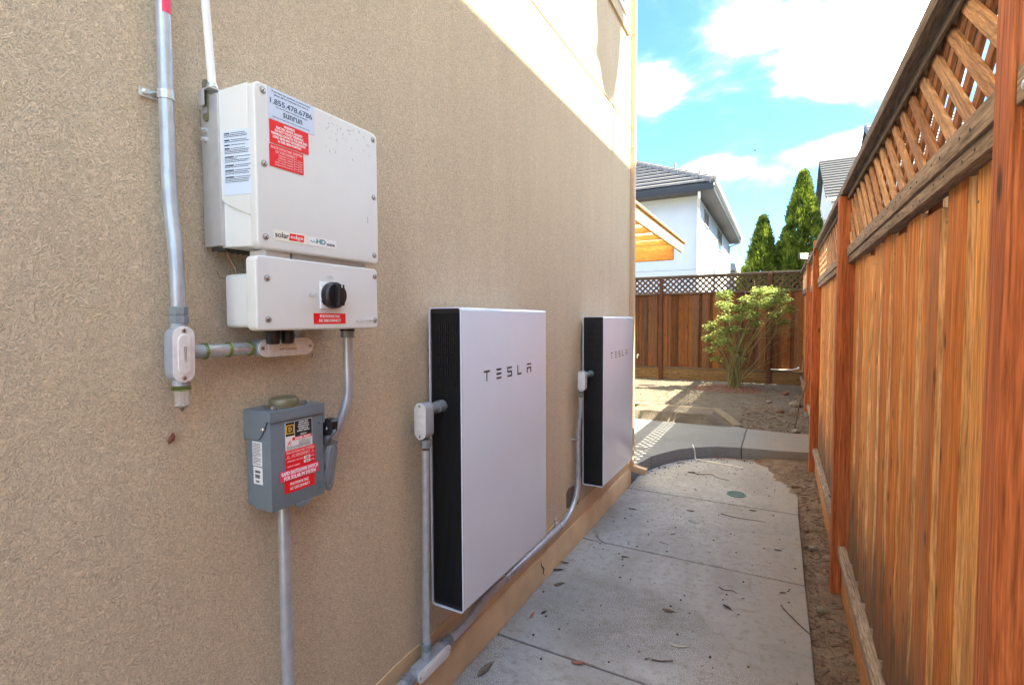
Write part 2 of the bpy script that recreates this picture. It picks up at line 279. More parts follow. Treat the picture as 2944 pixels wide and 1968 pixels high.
M_['vinyl'] = mat('white_vinyl_frame', (0.80, 0.80, 0.82), 0.35)
M_['downw'] = mat('white_downspout', (0.70, 0.71, 0.74), 0.4)
M_['siding'] = mat('grey_siding', (0.44, 0.44, 0.42), 0.7, var=0.1, vscale=5)
M_['darktile'] = mat('dark_roof_tile', (0.045, 0.048, 0.058), 0.75, var=0.4, vscale=9)
M_['cedar'] = wood_mat('cedar_beam', (0.52, 0.31, 0.14), (0.70, 0.48, 0.26), 'y', 0.2)
M_['cedarx'] = wood_mat('cedar_purlin', (0.45, 0.19, 0.055), (0.62, 0.32, 0.11), 'x', 0.3, knots=False)
M_['grate'] = mat('green_plastic_grate', (0.09, 0.19, 0.15), 0.5, var=0.3, vscale=60)
M_['tube'] = mat('white_irrigation_pipe', (0.78, 0.77, 0.72), 0.5)
M_['led'] = mat('floodlight_lens', (0.78, 0.79, 0.80), 0.3)
def poly_mat():
    m = bpy.data.materials.new('corrugated_polycarbonate'); m.use_nodes = True; t = m.node_tree
    o = t.nodes['Material Output']; p = t.nodes['Principled BSDF']; p.inputs['Base Color'].default_value = (0.85, 0.78, 0.60, 1); p.inputs['Roughness'].default_value = 0.4
    tr = N('ShaderNodeBsdfTranslucent', t); tr.inputs[0].default_value = (0.88, 0.78, 0.52, 1)
    mxs = N('ShaderNodeMixShader', t); mxs.inputs[0].default_value = 0.6
    t.links.new(p.outputs[0], mxs.inputs[1]); t.links.new(tr.outputs[0], mxs.inputs[2]); t.links.new(mxs.outputs[0], o.inputs[0])
    return m
M_['poly'] = poly_mat()
def leaf_mat(name, c1, c2, trans=0.35, scale=6):
    m = bpy.data.materials.new(name); m.use_nodes = True; t = m.node_tree; K = t.links.new
    o = t.nodes['Material Output']; p = t.nodes['Principled BSDF']; p.inputs['Roughness'].default_value = 0.5; p.inputs['Specular IOR Level'].default_value = 0.35
    g = N('ShaderNodeTexCoord', t); n = N('ShaderNodeTexNoise', t, inp={'Scale': scale, 'Detail': 4, 'Roughness': 0.7}); K(g.outputs['Object'], n.inputs[0])
    r = N('ShaderNodeMapRange', t, inp={'From Min': 0.35, 'From Max': 0.65}); K(n.outputs[0], r.inputs[0])
    c = N('ShaderNodeMix', t, data_type='RGBA'); K(r.outputs[0], c.inputs[0]); c.inputs[6].default_value = (*c1, 1); c.inputs[7].default_value = (*c2, 1)
    K(c.outputs[2], p.inputs['Base Color'])
    tr = N('ShaderNodeBsdfTranslucent', t); K(c.outputs[2], tr.inputs[0])
    mxs = N('ShaderNodeMixShader', t); mxs.inputs[0].default_value = trans
    K(p.outputs[0], mxs.inputs[1]); K(tr.outputs[0], mxs.inputs[2]); K(mxs.outputs[0], o.inputs[0])
    return m
M_['cyp'] = leaf_mat('cypress_foliage', (0.025, 0.062, 0.012), (0.27, 0.34, 0.045), 0.28, 2.6)
M_['shrub'] = leaf_mat('shrub_leaf', (0.17, 0.26, 0.06), (0.40, 0.46, 0.15), 0.35, 7)
M_['shrubst'] = mat('shrub_stem', (0.20, 0.19, 0.08), 0.8, var=0.4, vscale=20)

# ---------------------------------------------------------------- mesh helpers
class MB:
    def __init__(s): s.v = []; s.f = []; s.m = []
    def add(s, vs, fs, mi=0):
        o = len(s.v); s.v += [tuple(v) for v in vs]; s.f += [tuple(i+o for i in f) for f in fs]; s.m += [mi]*len(fs); return s
    def box(s, a, b, mi=0):
        (x0, y0, z0), (x1, y1, z1) = a, b
        if x0 > x1: x0, x1 = x1, x0
        if y0 > y1: y0, y1 = y1, y0
        if z0 > z1: z0, z1 = z1, z0
        v = [(x0,y0,z0),(x1,y0,z0),(x1,y1,z0),(x0,y1,z0),(x0,y0,z1),(x1,y0,z1),(x1,y1,z1),(x0,y1,z1)]
        return s.add(v, [(0,3,2,1),(4,5,6,7),(0,1,5,4),(1,2,6,5),(2,3,7,6),(3,0,4,7)], mi)
    def obox(s, c, size, rot, mi=0):
        hx, hy, hz = [q/2 for q in size]; c = Vector(c)
        v = [c+rot@Vector(p) for p in [(-hx,-hy,-hz),(hx,-hy,-hz),(hx,hy,-hz),(-hx,hy,-hz),(-hx,-hy,hz),(hx,-hy,hz),(hx,hy,hz),(-hx,hy,hz)]]
        return s.add(v, [(0,3,2,1),(4,5,6,7),(0,1,5,4),(1,2,6,5),(2,3,7,6),(3,0,4,7)], mi)
    def bar(s, p0, p1, w, h, upv=(0,0,1), mi=0):
        p0 = Vector(p0); p1 = Vector(p1); d = (p1-p0); l = d.length; d.normalize()
        sd_ = d.cross(Vector(upv)).normalized(); u = sd_.cross(d)
        rot = Matrix((d, sd_, u)).transposed()
        return s.obox((p0+p1)/2, (l, w, h), rot, mi)
    def tube(s, pts, r, n=14, mi=0, cap=True):
        pts = [Vector(p) for p in pts]; rr = r if isinstance(r, (list, tuple)) else [r]*len(pts)
        o = len(s.v); prev = None; fs = []
        for i, p in enumerate(pts):
            if i == 0: t = pts[1]-p
            elif i == len(pts)-1: t = p-pts[i-1]
            else: t = (pts[i+1]-p).normalized()+(p-pts[i-1]).normalized()
            t.normalize()
            if prev is None:
                a = Vector((0,0,1)) if abs(t.z) < 0.9 else Vector((1,0,0)); u = t.cross(a).normalized()
            else: u = (prev-t*prev.dot(t)).normalized()
            prev = u; w = t.cross(u)
            for k in range(n):
                a = 2*math.pi*k/n; s.v.append(tuple(p+(u*math.cos(a)+w*math.sin(a))*rr[i]))
        for i in range(len(pts)-1):
            for k in range(n):
                k2 = (k+1) % n; fs.append((o+i*n+k, o+i*n+k2, o+(i+1)*n+k2, o+(i+1)*n+k))
        if cap:
            fs.append(tuple(o+k for k in reversed(range(n)))); fs.append(tuple(o+(len(pts)-1)*n+k for k in range(n)))
        s.f += fs; s.m += [mi]*len(fs); return s
    def lathe(s, org, axis, prof, n=16, mi=0):   # prof: (height, radius)
        ax = Vector(axis).normalized(); org = Vector(org)
        return s.tube([org+ax*(h+i*1e-6) for i, (h, r) in enumerate(prof)], [max(r, 1e-4) for h, r in prof], n, mi)
    def prism(s, poly, axis, a0, a1, mi=0):
        n = len(poly)
        def P(p, a):
            return {'x': (a, p[0], p[1]), 'y': (p[0], a, p[1]), 'z': (p[0], p[1], a)}[axis]
        v = [P(p, a0) for p in poly]+[P(p, a1) for p in poly]
        fs = [tuple(range(n)), tuple(range(2*n-1, n-1, -1))]+[(i, i+n, (i+1) % n+n, (i+1) % n) for i in range(n)]
        return s.add(v, fs, mi)
    def build(s, name, mats, parent=None, bevel=0.0, seg=2, org=None, smooth=True, ang=35, link=True, label=None, kind=None):
        if not isinstance(mats, (list, tuple)): mats = [mats]
        me = bpy.data.meshes.new(name); o3 = Vector(org) if org is not None else (root_of(parent) if parent else Vector((0,0,0)))
        me.from_pydata([tuple(Vector(v)-o3) for v in s.v], [], s.f)
        for m in mats: me.materials.append(M_[m])
        me.polygons.foreach_set('material_index', s.m)
        bm = bmesh.new(); bm.from_mesh(me)
        bmesh.ops.recalc_face_normals(bm, faces=bm.faces)
        if bevel:
            es = [e for e in bm.edges if e.is_manifold and e.calc_face_angle(0) > R(ang)]
            bmesh.ops.bevel(bm, geom=es, offset=bevel, segments=seg, affect='EDGES', profile=0.6, clamp_overlap=True)
        if smooth:
            for f in bm.faces: f.smooth = True
            for e in bm.edges:
                if e.is_manifold: e.smooth = e.calc_face_angle(0) < R(ang)
        bm.to_mesh(me); bm.free()
        ob = bpy.data.objects.new(name, me)
        if link: COL.objects.link(ob)
        if parent: ob.parent = parent
        elif org is not None: ob.location = o3
        if label: ob['label'] = label
        if kind: ob['kind'] = kind
        return ob
def root_of(o):
    p = Vector(o.location)
    while o.parent: o = o.parent; p += Vector(o.location)
    return p
def thing(name, label, cat, loc, group=None):
    o = bpy.data.objects.new(name, None); COL.objects.link(o); o.location = loc; o.empty_display_size = 0.05
    o['label'] = label; o['category'] = cat
    if group: o['group'] = group
    return o
def tag(o, label, cat, group=None):
    o['label'] = label; o['category'] = cat
    if group: o['group'] = group
    return o
def struct(o): o['kind'] = 'structure'; return o
def place(name, mesh, parent, loc, rot=None):
    o = bpy.data.objects.new(name, mesh); COL.objects.link(o); o.parent = parent
    o.location = Vector(loc)-root_of(parent)
    if rot: o.rotation_euler = rot
    return o
def rrect(a0, a1, b0, b1, r, n=5):
    pts = []
    for cx, cy, st in ((a1-r, b0+r, -90), (a1-r, b1-r, 0), (a0+r, b1-r, 90), (a0+r, b0+r, 180)):
        for k in range(n+1):
            a = R(st+90*k/n); pts.append((cx+r*math.cos(a), cy+r*math.sin(a)))
    return pts
def smoothpath(pts, n=6):
    P = [Vector(p) for p in pts]; out = []
    for i in range(len(P)-1):
        p0 = P[max(i-1, 0)]; p1 = P[i]; p2 = P[i+1]; p3 = P[min(i+2, len(P)-1)]
        for k in range(n):
            t = k/n
            out.append(0.5*((2*p1)+(p2-p0)*t+(2*p0-5*p1+4*p2-p3)*t*t+(3*p1-p0-3*p2+p3)*t**3))
    out.append(P[-1]); return out
FACE = {'x': Matrix(((0,0,1),(1,0,0),(0,1,0))), '-y': Matrix(((1,0,0),(0,0,-1),(0,1,0)))}
def text(s, face, c, w, h, m, parent, bold=0.0, name='lettering', skew=0.0, rot=0.0, depth=0.00025):
    """lettering fitted into w x h, centred on c, lying on a face that looks along +x or -y"""
    cu = bpy.data.curves.new('t', 'FONT'); cu.body = s; cu.align_x = 'CENTER'; cu.align_y = 'CENTER'; cu.size = 1; cu.offset = bold; cu.resolution_u = 3
    cu.extrude = 0.001
    ob = bpy.data.objects.new('t', cu); COL.objects.link(ob)
    dg = bpy.context.evaluated_depsgraph_get(); me = bpy.data.meshes.new_from_object(ob.evaluated_get(dg))
    bpy.data.objects.remove(ob)
    xs = [v.co.x for v in me.vertices]; ys = [v.co.y for v in me.vertices]
    cx, cy = (min(xs)+max(xs))/2, (min(ys)+max(ys))/2; sw = w/(max(xs)-min(xs)); sh = h/(max(ys)-min(ys))
    F = FACE[face]; o3 = root_of(parent); rz = Matrix.Rotation(rot, 3, 'Z')
    for v in me.vertices:
        q = Vector(((v.co.x-cx)*sw+skew*(v.co.y-cy)*sh, (v.co.y-cy)*sh, v.co.z/0.001*depth))
        v.co = F@(rz@q)+Vector(c)-o3
    me.materials.append(M_[m]); ob = bpy.data.objects.new(name, me); COL.objects.link(ob); ob.parent = parent
    return ob
def printlines(face, c, w, h, rows, m, parent, fill=0.6, name='print', seed=1, ragged=0.25, head=None):
    rg = random.Random(seed); mb = MB(); F = FACE[face]; lh = h/rows
    for i in range(rows):
        y = h/2-(i+0.5)*lh; x = -w/2; xe = w/2*(1-ragged*rg.random())
        if rg.random() < 0.12: xe = 0
        while x < xe:
            ww = min(rg.uniform(0.03, 0.12)*w, xe-x)
            q = [(x, y-lh*fill/2), (x+ww, y-lh*fill/2), (x+ww, y+lh*fill/2), (x, y+lh*fill/2)]
            mb.add([F@Vector((a, b, 0))+Vector(c) for a, b in q], [(0, 1, 2, 3)])
            x += ww+0.012*w
    return mb.build(name, m, parent, smooth=False)
def decal(name, y0, y1, z0, z1, x, m, parent, face='x', r=0.0, th=0.0006, label=None):
    mb = MB()
    poly = rrect(y0, y1, z0, z1, r, 3) if r else [(y0, z0), (y1, z0), (y1, z1), (y0, z1)]
    if face == 'x': mb.prism(poly, 'x', x-0.0003, x+th)
    else: mb.prism(poly, 'y', x+0.0003, x-th)
    return mb.build(name, m, parent, smooth=False, label=label)
_scr = {}
def screw(parent, p, face='x', r=0.0055, ring=True):
    key = (face, r, ring)
    if key not in _scr:
        mb = MB(); ax = (1,0,0) if face == 'x' else (0,-1,0)
        if ring: mb.lathe((0,0,0), ax, [(-0.001, r*1.5), (0.0006, r*1.5), (0.0006, r*1.2)], 16, 1)
        mb.lathe((0,0,0), ax, [(0, r), (0.0016, r), (0.0024, r*0.7)], 14, 0)
        u = Vector((0,0.5,0.85)) if face == 'x' else Vector((0.5,0,0.85)); a = Vector(ax)
        mb.bar(Vector((0,0,0))+a*0.0022-u*r*0.8, a*0.0022+u*r*0.8, r*0.3, 0.0016, ax, 2)
        o = mb.build('screw', ['steel', 'gutter', 'dark'], None, link=False); _scr[key] = o.data
    return place('screw', _scr[key], parent, p)

# ================================================================ SETTING
g = MB()
# far ground to the horizon
g.add([(-400,-300,-0.06),(400,-300,-0.06),(400,600,-0.06),(-400,600,-0.06)], [(0,1,2,3)])
struct(g.build('ground', 'field', smooth=False))
def heightfield(name, xs, ys, fz, m):
    mb = MB(); nx, ny = len(xs), len(ys)
    mb.v = [(x, y, fz(x, y)) for y in ys for x in xs]
    mb.f = [(j*nx+i, j*nx+i+1, (j+1)*nx+i+1, (j+1)*nx+i) for j in range(ny-1) for i in range(nx-1)]
    mb.m = [0]*len(mb.f); o = mb.build(name, m, smooth=True, ang=80); return struct(o)
def lin(a, b, n): return [a+(b-a)*i/(n-1) for i in range(n)]
nz = lambda x, y, s: noise.noise(Vector((x*s, y*s, 3.7)))
def soilz(x, y):
    z = -0.020+0.012*nz(x, y, 6)+0.009*nz(x, y, 24)+(0.012 if x > 1.42 else 0)+0.03*max(0, x-1.45)
    if x < 1.34+.01*nz(0, y, 3): z -= .03
    if y > 4.5:
        s_ = (x-1.33)+(y-4.75)*.34+.05*nz(x, y, 5)
        z = max(z, min(.035, s_*.16-.004)+0.007*nz(x, y, 24))
    return z
heightfield('soil_strip', lin(0.95, 1.66, 46), lin(-1, 6.0, 340), soilz, 'dirt')
def bedz(x, y):
    t = min(1, max(0, (y-6.9)/0.75)); t = t*t*(3-2*t)
    q = min(1, max(0, (0.72-x)/0.3)) if y < 7.7 else 1
    base = 0.095+0.15*max(t, q if y > 6.9 else 0)
    m = 0.05*math.exp(-((x-0.46)**2+(y-9.65)**2)/0.35)
    return base+m+0.012*nz(x, y, 4)+0.008*nz(x, y, 15)
heightfield('planting_bed', lin(-0.62, 1.64, 70), lin(6.80, 11.2, 130), bedz, 'bed')
heightfield('planting_bed', lin(-7.5, -0.60, 60), lin(7.44, 11.2, 60), lambda x, y: 0.236+0.012*nz(x, y, 4)+0.006*nz(x, y, 15), 'bed')

# --- the concrete path: slabs with recessed joints
pj = [-1.2, 0.83, 2.003, 3.184, 4.335]
slab_m = []
curve = [(0.02,4.72),(0.075,5.0),(0.16,5.24),(0.27,5.45),(0.41,5.61),(0.62,5.76),(0.88,5.83),(1.2,5.86),(1.56,5.94)]
path_root = bpy.data.objects.new('path', None); COL.objects.link(path_root); path_root['kind'] = 'structure'
def edge_x(y): return 1.345+0.012*nz(0, y, 1.3)
for i in range(4):
    y0, y1 = pj[i]+0.005, pj[i+1]-0.005
    poly = [(0.020, y0), (edge_x(y0), y0)]+[(edge_x(y), y) for y in lin(y0, y1, 6)[1:-1]]+[(edge_x(y1), y1), (0.020, y1)]
    MB().prism(poly, 'z', -0.09, 0.0).build('slab', 'path', path_root, bevel=0.008, seg=3)
poly = [(0.020, 4.340), (edge_x(4.34), 4.340), (1.36, 5.0), (1.38, 5.868)]+[(x, y-0.012) for x, y in reversed(curve[:-2])]
MB().prism(poly, 'z', -0.09, 0.0).build('slab', 'path', path_root, bevel=0.006, seg=3)
MB().box((0.018, -1.2, -0.10), (1.325, 4.6, -0.012)).build('joint_bed', 'joint', path_root, smooth=False)

MB().box((-0.2, -9.0, -.05), (9, -1.22, .0)).build('bounce_slab', 'bounceslab', path_root, smooth=False)  # unseen sunlit slab added behind the camera to bounce fill light
# --- the raised patio behind the house
pat = bpy.data.objects.new('patio', None); COL.objects.link(pat); pat['kind'] = 'structure'
back_r = [(1.56, 6.86), (1.2, 6.85), (0.862, 6.88)]
slabR = [(0.862, 5.836)]+[(1.2, 5.866), (1.56, 5.946)]+back_r
MB().prism(slabR, 'z', -0.1, 0.12).build('slab', 'patio', pat, bevel=0.008, seg=3)
midc = [(0.075,5.04),(0.16,5.246),(0.27,5.456),(0.41,5.616),(0.62,5.766),(0.85,5.831)]
slabM = [(-1.2, 5.04)]+midc+[(0.85, 6.89), (0.62, 7.05), (0.45, 7.37), (-1.2, 7.44)]
MB().prism(slabM, 'z', -0.1, 0.12).build('slab', 'patio', pat, bevel=0.008, seg=3)
slabL = [(-1.2, 4.50), (0.0, 4.50), (0.02, 4.726), (0.072, 5.03), (-1.2, 5.03)]
MB().prism(slabL, 'z', -0.1, 0.12).build('slab', 'patio', pat, bevel=0.008, seg=3)
MB().prism([(-7, 4.50), (-1.21, 4.50), (-1.21, 7.44), (-7, 7.44)], 'z', -0.1, 0.12).build('slab', 'patio', pat, bevel=0.008, seg=3)
MB().box((0.85, 5.85, -0.05), (0.862, 6.87, 0.112)).build('expansion_strip', 'joint', pat, smooth=False)
MB().box((-7, 5.028, -0.05), (0.06, 5.042, 0.105)).build('joint_bed', 'joint', pat, smooth=False)
# kerb that holds the planting bed back
kc = [(-7, 7.44), (0.40, 7.36), (0.56, 7.12), (0.70, 6.93)]
ko = [(0.80, 6.99), (0.66, 7.20), (0.47, 7.50), (-7, 7.57)]
kz = {}
mb = MB(); top = [0.252, 0.252, 0.20, 0.14]
v = [(x, y, 0.02) for x, y in kc]+[(x, y, 0.02) for x, y in reversed(ko)]
v += [(x, y, t) for (x, y), t in zip(kc, top)]+[(x, y, t) for (x, y), t in zip(reversed(ko), top)]
f = []
for i in range(3):
    f += [(i, i+1, i+9, i+8), (i+4, i+12, i+13, i+5), (i+8, i+9, i+13, i+12), (i, i+4, i+5, i+1)]
f += [(0, 8, 12, 4), (3, 7, 15, 11)]
mb.add(v, f); mb.build('bed_kerb', 'kerb', pat, bevel=0.012, seg=3)

# ================================================================ THIS HOUSE
house = thing('house', 'tan stucco house wall on the left with a smooth painted foundation band', 'house', (-3, 2, 0))
wl = MB()
wl.box((-0.25, -4.0, 0.262), (0.0, 4.445, 3.190)); wl.build('wall', 'stucco', house, smooth=False)
MB().box((-0.25, -4.0, 3.204), (0.0, 4.445, 7.0)).build('wall', 'stucco', house, smooth=False)
MB().box((-0.25, -4.0, 3.190), (-0.006, 4.443, 3.204)).build('control_joint', 'foundation', house, smooth=False)
MB().box((-8, 4.20, -0.1), (-0.25, 4.445, 7.0)).build('rear_wall', 'stucco', house, smooth=False)
MB().box((-8, -4.0, -0.1), (-0.25, -3.8, 7.0)).build('front_wall', 'stucco', house, smooth=False)
# foundation: upper smooth band with a wavy plaster edge, then the proud stem wall
mb = MB(); ys = lin(-4.0, 4.443, 120); n = len(ys)
vv = []
for y in ys:
    zt = 0.262+0.018*nz(0.3, y, 2.1)+0.008*nz(0.7, y, 9)
    vv += [(-0.02, y, 0.140), (0.0045, y, 0.140), (0.0045, y, zt), (-0.02, y, zt+0.004)]
ff = []
for i in range(n-1):
    for k in range(4):
        a, b = i*4+k, i*4+(k+1) % 4; ff.append((a, b, b+4, a+4))
ff += [(0, 1, 2, 3), tuple((n-1)*4+k for k in (3, 2, 1, 0))]
mb.add(vv, ff); mb.build('plaster_band', 'foundation', house, smooth=False)
mb = MB(); mb.box((-0.24, -4.0, 0.12), (-0.005, 4.442, 0.30)); mb.build('sill', 'foundation', house, smooth=False)
mb = MB(); mb.prism([(-0.2, -0.1), (0.022, -0.1), (0.020, 0.128), (0.010, 0.146), (-0.2, 0.146)], 'y', -4.0, 4.455)
mb.build('foundation', 'foundation', house, bevel=0.003)
# dark opening low in the wall
vb = MB(); vb.prism([(2.940, 0.288), (3.137, 0.250), (3.150, 0.388), (2.975, 0.408), (2.94, 0.385)], 'x', -0.01, 0.0065)
vb.build('patched_opening', mat('worn_mortar', (0.17, 0.12, 0.085), 0.95, var=0.4, vscale=30, bump=0.6, bscale=90) and 'foundation', house, smooth=False)
M_['mortar'] = bpy.data.materials['worn_mortar']; bpy.data.objects['patched_opening'].data.materials[0] = M_['mortar']
cr_ = MB(); cr_.tube([(0.0205, 2.508, 0.128), (0.0215, 2.515, 0.10), (0.0215, 2.545, 0.075), (0.0215, 2.535, 0.05), (0.0215, 2.556, 0.025)], [0.0008, 0.003, 0.0035, 0.0022, 0.0008], 6)
cr_.build('crack', 'dark', house)
sp_ = MB(); sp_.tube([(.002, .597, 1.231), (.006, .601, 1.240), (.005, .604, 1.247), (.002, .606, 1.253)], [.002, .006, .005, .0015], 7); sp_.tube([(.002, .594, 1.236), (.004, .601, 1.242)], [.001, .002], 5)
sp_.build('mud_spot', 'rbark', house)
sp_ = MB(); sp_.tube([(.0015, .985, 1.395), (.003, .986, 1.402), (.0015, .9855, 1.410)], [.0006, .0012, .0005], 5); sp_.build('mud_spot', 'dark', house)
# window high on the side wall
wf = MB(); Y0, Y1, Z0, Z1 = 3.30, 4.22, 4.04, 5.3
for b in (((0.0,Y0,Z0),(0.03,Y1,Z0+0.05)), ((0.0,Y0,Z1-0.05),(0.03,Y1,Z1)), ((0.0,Y0,Z0+0.05),(0.03,Y0+0.05,Z1-0.05)), ((0.0,Y1-0.05,Z0+0.05),(0.03,Y1,Z1-0.05)), ((0.0,(Y0+Y1)/2-0.02,Z0+0.05),(0.025,(Y0+Y1)/2+0.02,Z1-0.05))): wf.box(*b)
wfo = wf.build('window', 'vinyl', house, bevel=0.003)
MB().box((0.002, Y0+0.05, Z0+0.05), (0.008, Y1-0.05, Z1-0.05)).build('pane', 'glass', wfo, smooth=False)
# stucco surround of window
sr = MB(); sr.box((0.0, Y0-0.12, Z0-0.10), (0.018, Y1+0.12, Z0-0.001)); sr.build('window_sill', 'stucco', house, smooth=False)

# downspout at the corner
ds = thing('downspout', 'tan square downspout running down the far corner of the stucco house', 'downspout', (0.03, 4.48, 0.12))
dm = MB(); dm.box((-0.012, 4.450, 0.135), (0.036, 4.510, 6.8)); dm.build('pipe', 'housetrim', ds, bevel=0.005)
el = MB(); el.prism([(-0.012, 0.14), (0.036, 0.172), (0.160, 0.150), (0.150, 0.098), (0.03, 0.115), (-0.012, 0.115)], 'y', 4.448, 4.512); el.build('elbow', 'housetrim', ds, bevel=0.004)
for z in (3.02, 4.0, 2.25): MB().box((-0.014, 4.445, z), (0.039, 4.513, z+0.012)).build('strap', 'housetrim', ds, bevel=0.002)

# ================================================================ INVERTER
inv = thing('solar_inverter', 'large white solar inverter box with red warning stickers on the stucco wall', 'inverter', (0, 0.89, 1.667))
MB().box((0.012, 0.684, 1.673), (0.075, 1.084, 2.012)).build('heat_sink', 'alu', inv, bevel=0.002)
fn = MB()
for k in range(26): fn.box((0.020, 0.695+k*0.0148, 1.664), (0.070, 0.6975+k*0.0148, 1.6725))
o_ = fn.build('fins', 'dark', inv, smooth=False)
def taperbox(zl, zh, x0, x1, y00, y10, y01, y11):   # y span (y00..y10) at x0, (y01..y11) at x1
    return [(x0,y00,zl),(x1,y01,zl),(x1,y11,zl),(x0,y10,zl),(x0,y00,zh),(x1,y01,zh),(x1,y11,zh),(x0,y10,zh)], [(0,3,2,1),(4,5,6,7),(0,1,5,4),(1,2,6,5),(2,3,7,6),(3,0,4,7)]
# main cover, side profile with the sloping lower edge
prof = [(0.072,2.018),(0.150,2.027),(0.150,1.739),(0.146,1.738),(0.082,1.767),(0.0735,1.777)]
mb = MB(); n = len(prof); yl = lambda x: 0.688+(x-0.07)*0.215; yr = lambda x: 1.092-(x-0.07)*0.12
mb.add([(x, yl(x), z) for x, z in prof]+[(x, yr(x), z) for x, z in prof], [tuple(range(n)), tuple(range(2*n-1, n-1, -1))]+[(i, i+n, (i+1)%n+n, (i+1)%n) for i in range(n)])
mb.build('cover_side', 'white', inv, bevel=0.004, seg=3)
mb = MB(); vs, fs = taperbox(1.669, 1.772, 0.064, 0.149, 0.6925, 1.089, 0.7085, 1.079); mb.add(vs, fs); mb.build('lower_housing', 'white', inv, bevel=0.004, seg=3)
mb = MB(); mb.prism(rrect(0.7055, 1.0815, 1.663, 2.0285, 0.016, 6), 'x', 0.1485, 0.174); mb.build('front_cover', 'white', inv, bevel=0.0055, seg=4, ang=50)
for y, z in ((0.727,2.012),(0.726,1.852),(0.725,1.690),(1.066,2.010),(1.065,1.849),(1.064,1.686)): screw(inv, (0.1742, y, z), 'x', 0.0052)
for z in (1.937, 1.916):
    MB().lathe((0.030, 0.684, z), (0,-1,0), [(0,0.006),(0.006,0.006),(0.006,0.0035),(0.011,0.0035)], 10).build('bolt', 'zinc', inv)
mb = MB(); mb.prism(rrect(0.028, 0.045, 1.955, 2.048, 0.008), 'y', 0.6795, 0.684); mb.build('mounting_strap', 'hub', inv)
decal('strap_tag', 0.030, 0.044, 1.972, 1.986, 0.6795, 'gutter', inv, '-y')
F = 0.1742
lb = decal('sticker', 0.738, 0.864, 1.957, 2.0265, F, 'lblblue', inv)
text('If you have any questions or service issues', 'x', (F+.0008, .801, 2.0195), .104, .0050, 'navy', lb)
text('please call our Customer Care team at', 'x', (F+.0008, .801, 2.0125), .092, .0050, 'navy', lb)
text('1.855.478.6786', 'x', (F+.0008, .801, 1.998), .114, .0125, 'navy', lb, 0.012)
text('This solar PV system is owned and operated by', 'x', (F+.0008, .801, 1.9865), .086, .0034, 'navy', lb)
text('sunrun', 'x', (F+.0008, .803, 1.9755), .052, .0112, 'navy', lb, 0.01)
printlines('x', (F+.0008, .801, 1.9635), .104, .003, 1, 'navy', lb, 0.5)
lb = decal('sticker', .7405, .8455, 1.904, 1.9555, F+.0006, 'red', inv, label='red shock hazard warning sticker')
for i, (s_, w_) in enumerate((('WARNING:', .030), ('ELECTRIC SHOCK HAZARD', .070), ('DO NOT TOUCH TERMINALS.', .077), ('TERMINALS ON BOTH THE LINE AND', .097), ('LOAD SIDES MAY BE ENERGIZED', .088), ('IN THE OPEN POSITION', .062))):
    text(s_, 'x', (F+.0014, .7925, 1.9490-i*.0075), w_, .0056, 'inkw', lb, 0.02)
lb = decal('sticker', .7390, .8300, 1.851, 1.9015, F+.0003, 'red', inv, r=.003)
text('PHOTOVOLTAIC SYSTEM', 'x', (F+.0012, .7845, 1.8945), .083, .0058, 'inkpink', lb, 0.01)
text('DC DISCONNECT', 'x', (F+.0012, .7830, 1.8865), .056, .0058, 'inkpink', lb, 0.01)
for i, (s_, u_) in enumerate((('OPERATING VOLTAGE', 'VDC'), ('OPERATING CURRENT', 'AMPS'), ('MAX SYSTEM VOLTAGE', 'VOLT'), ('SHORT CIRCUIT CURRENT', 'AMPS'), ('CHARGE CONTROLLER MAX', 'AMPS'))):
    z = 1.8795-i*.0055; w_ = .0023*len(s_)
    text(s_, 'x', (F+.0012, .801-w_/2, z), w_, .0032, 'inkpink', lb)
    text(u_, 'x', (F+.0012, .8225, z), .0075, .0032, 'inkpink', lb)
    mb = MB()
    for a, b in (((.8035, z-.0026), (.8170, z-.0021)), ((.8035, z+.0021), (.8170, z+.0026)), ((.8035, z-.0026), (.8040, z+.0026)), ((.8165, z-.0026), (.8170, z+.0026))): mb.box((F+.0009, *a), (F+.0014, *b))
    mb.build('entry_box', 'inkpink', lb, smooth=False)
lb = decal('logo_sticker', .7455, .8360, 1.6865, 1.7100, F, 'lblcream', inv)
text('solar', 'x', (F+.0008, .7665, 1.6995), .036, .0125, 'ink', lb, 0.012)
mb = MB(); mb.prism([(.7845, 1.6905), (.8255, 1.6905), (.8275, 1.7065), (.7875, 1.7065)], 'x', F+.0004, F+.0009); mb.build('red_patch', 'red', lb, smooth=False)
text('edge', 'x', (F+.0011, .8065, 1.6980), .035, .0115, 'inkw', lb, 0.0)
lb = decal('logo_sticker', .8390, .9270, 1.6865, 1.7075, F, 'lblwhite', inv)
text('HD', 'x', (F+.0008, .8775, 1.6990), .028, .0120, 'teal', lb, 0.03)
text('wave', 'x', (F+.0008, .9075, 1.6945), .026, .0062, 'ink', lb, 0.01)
mb = MB(); pth = [(F+.0006, .8455+.0017*k, 1.6965+.0022*math.sin(k*1.3)) for k in range(12)]; mb.tube(pth, 0.0008, 5); mb.build('wave_mark', 'teal', lb)
lb = decal('side_sticker', .084, .158, 1.784, 1.926, .6990, 'lblblue', inv, '-y')
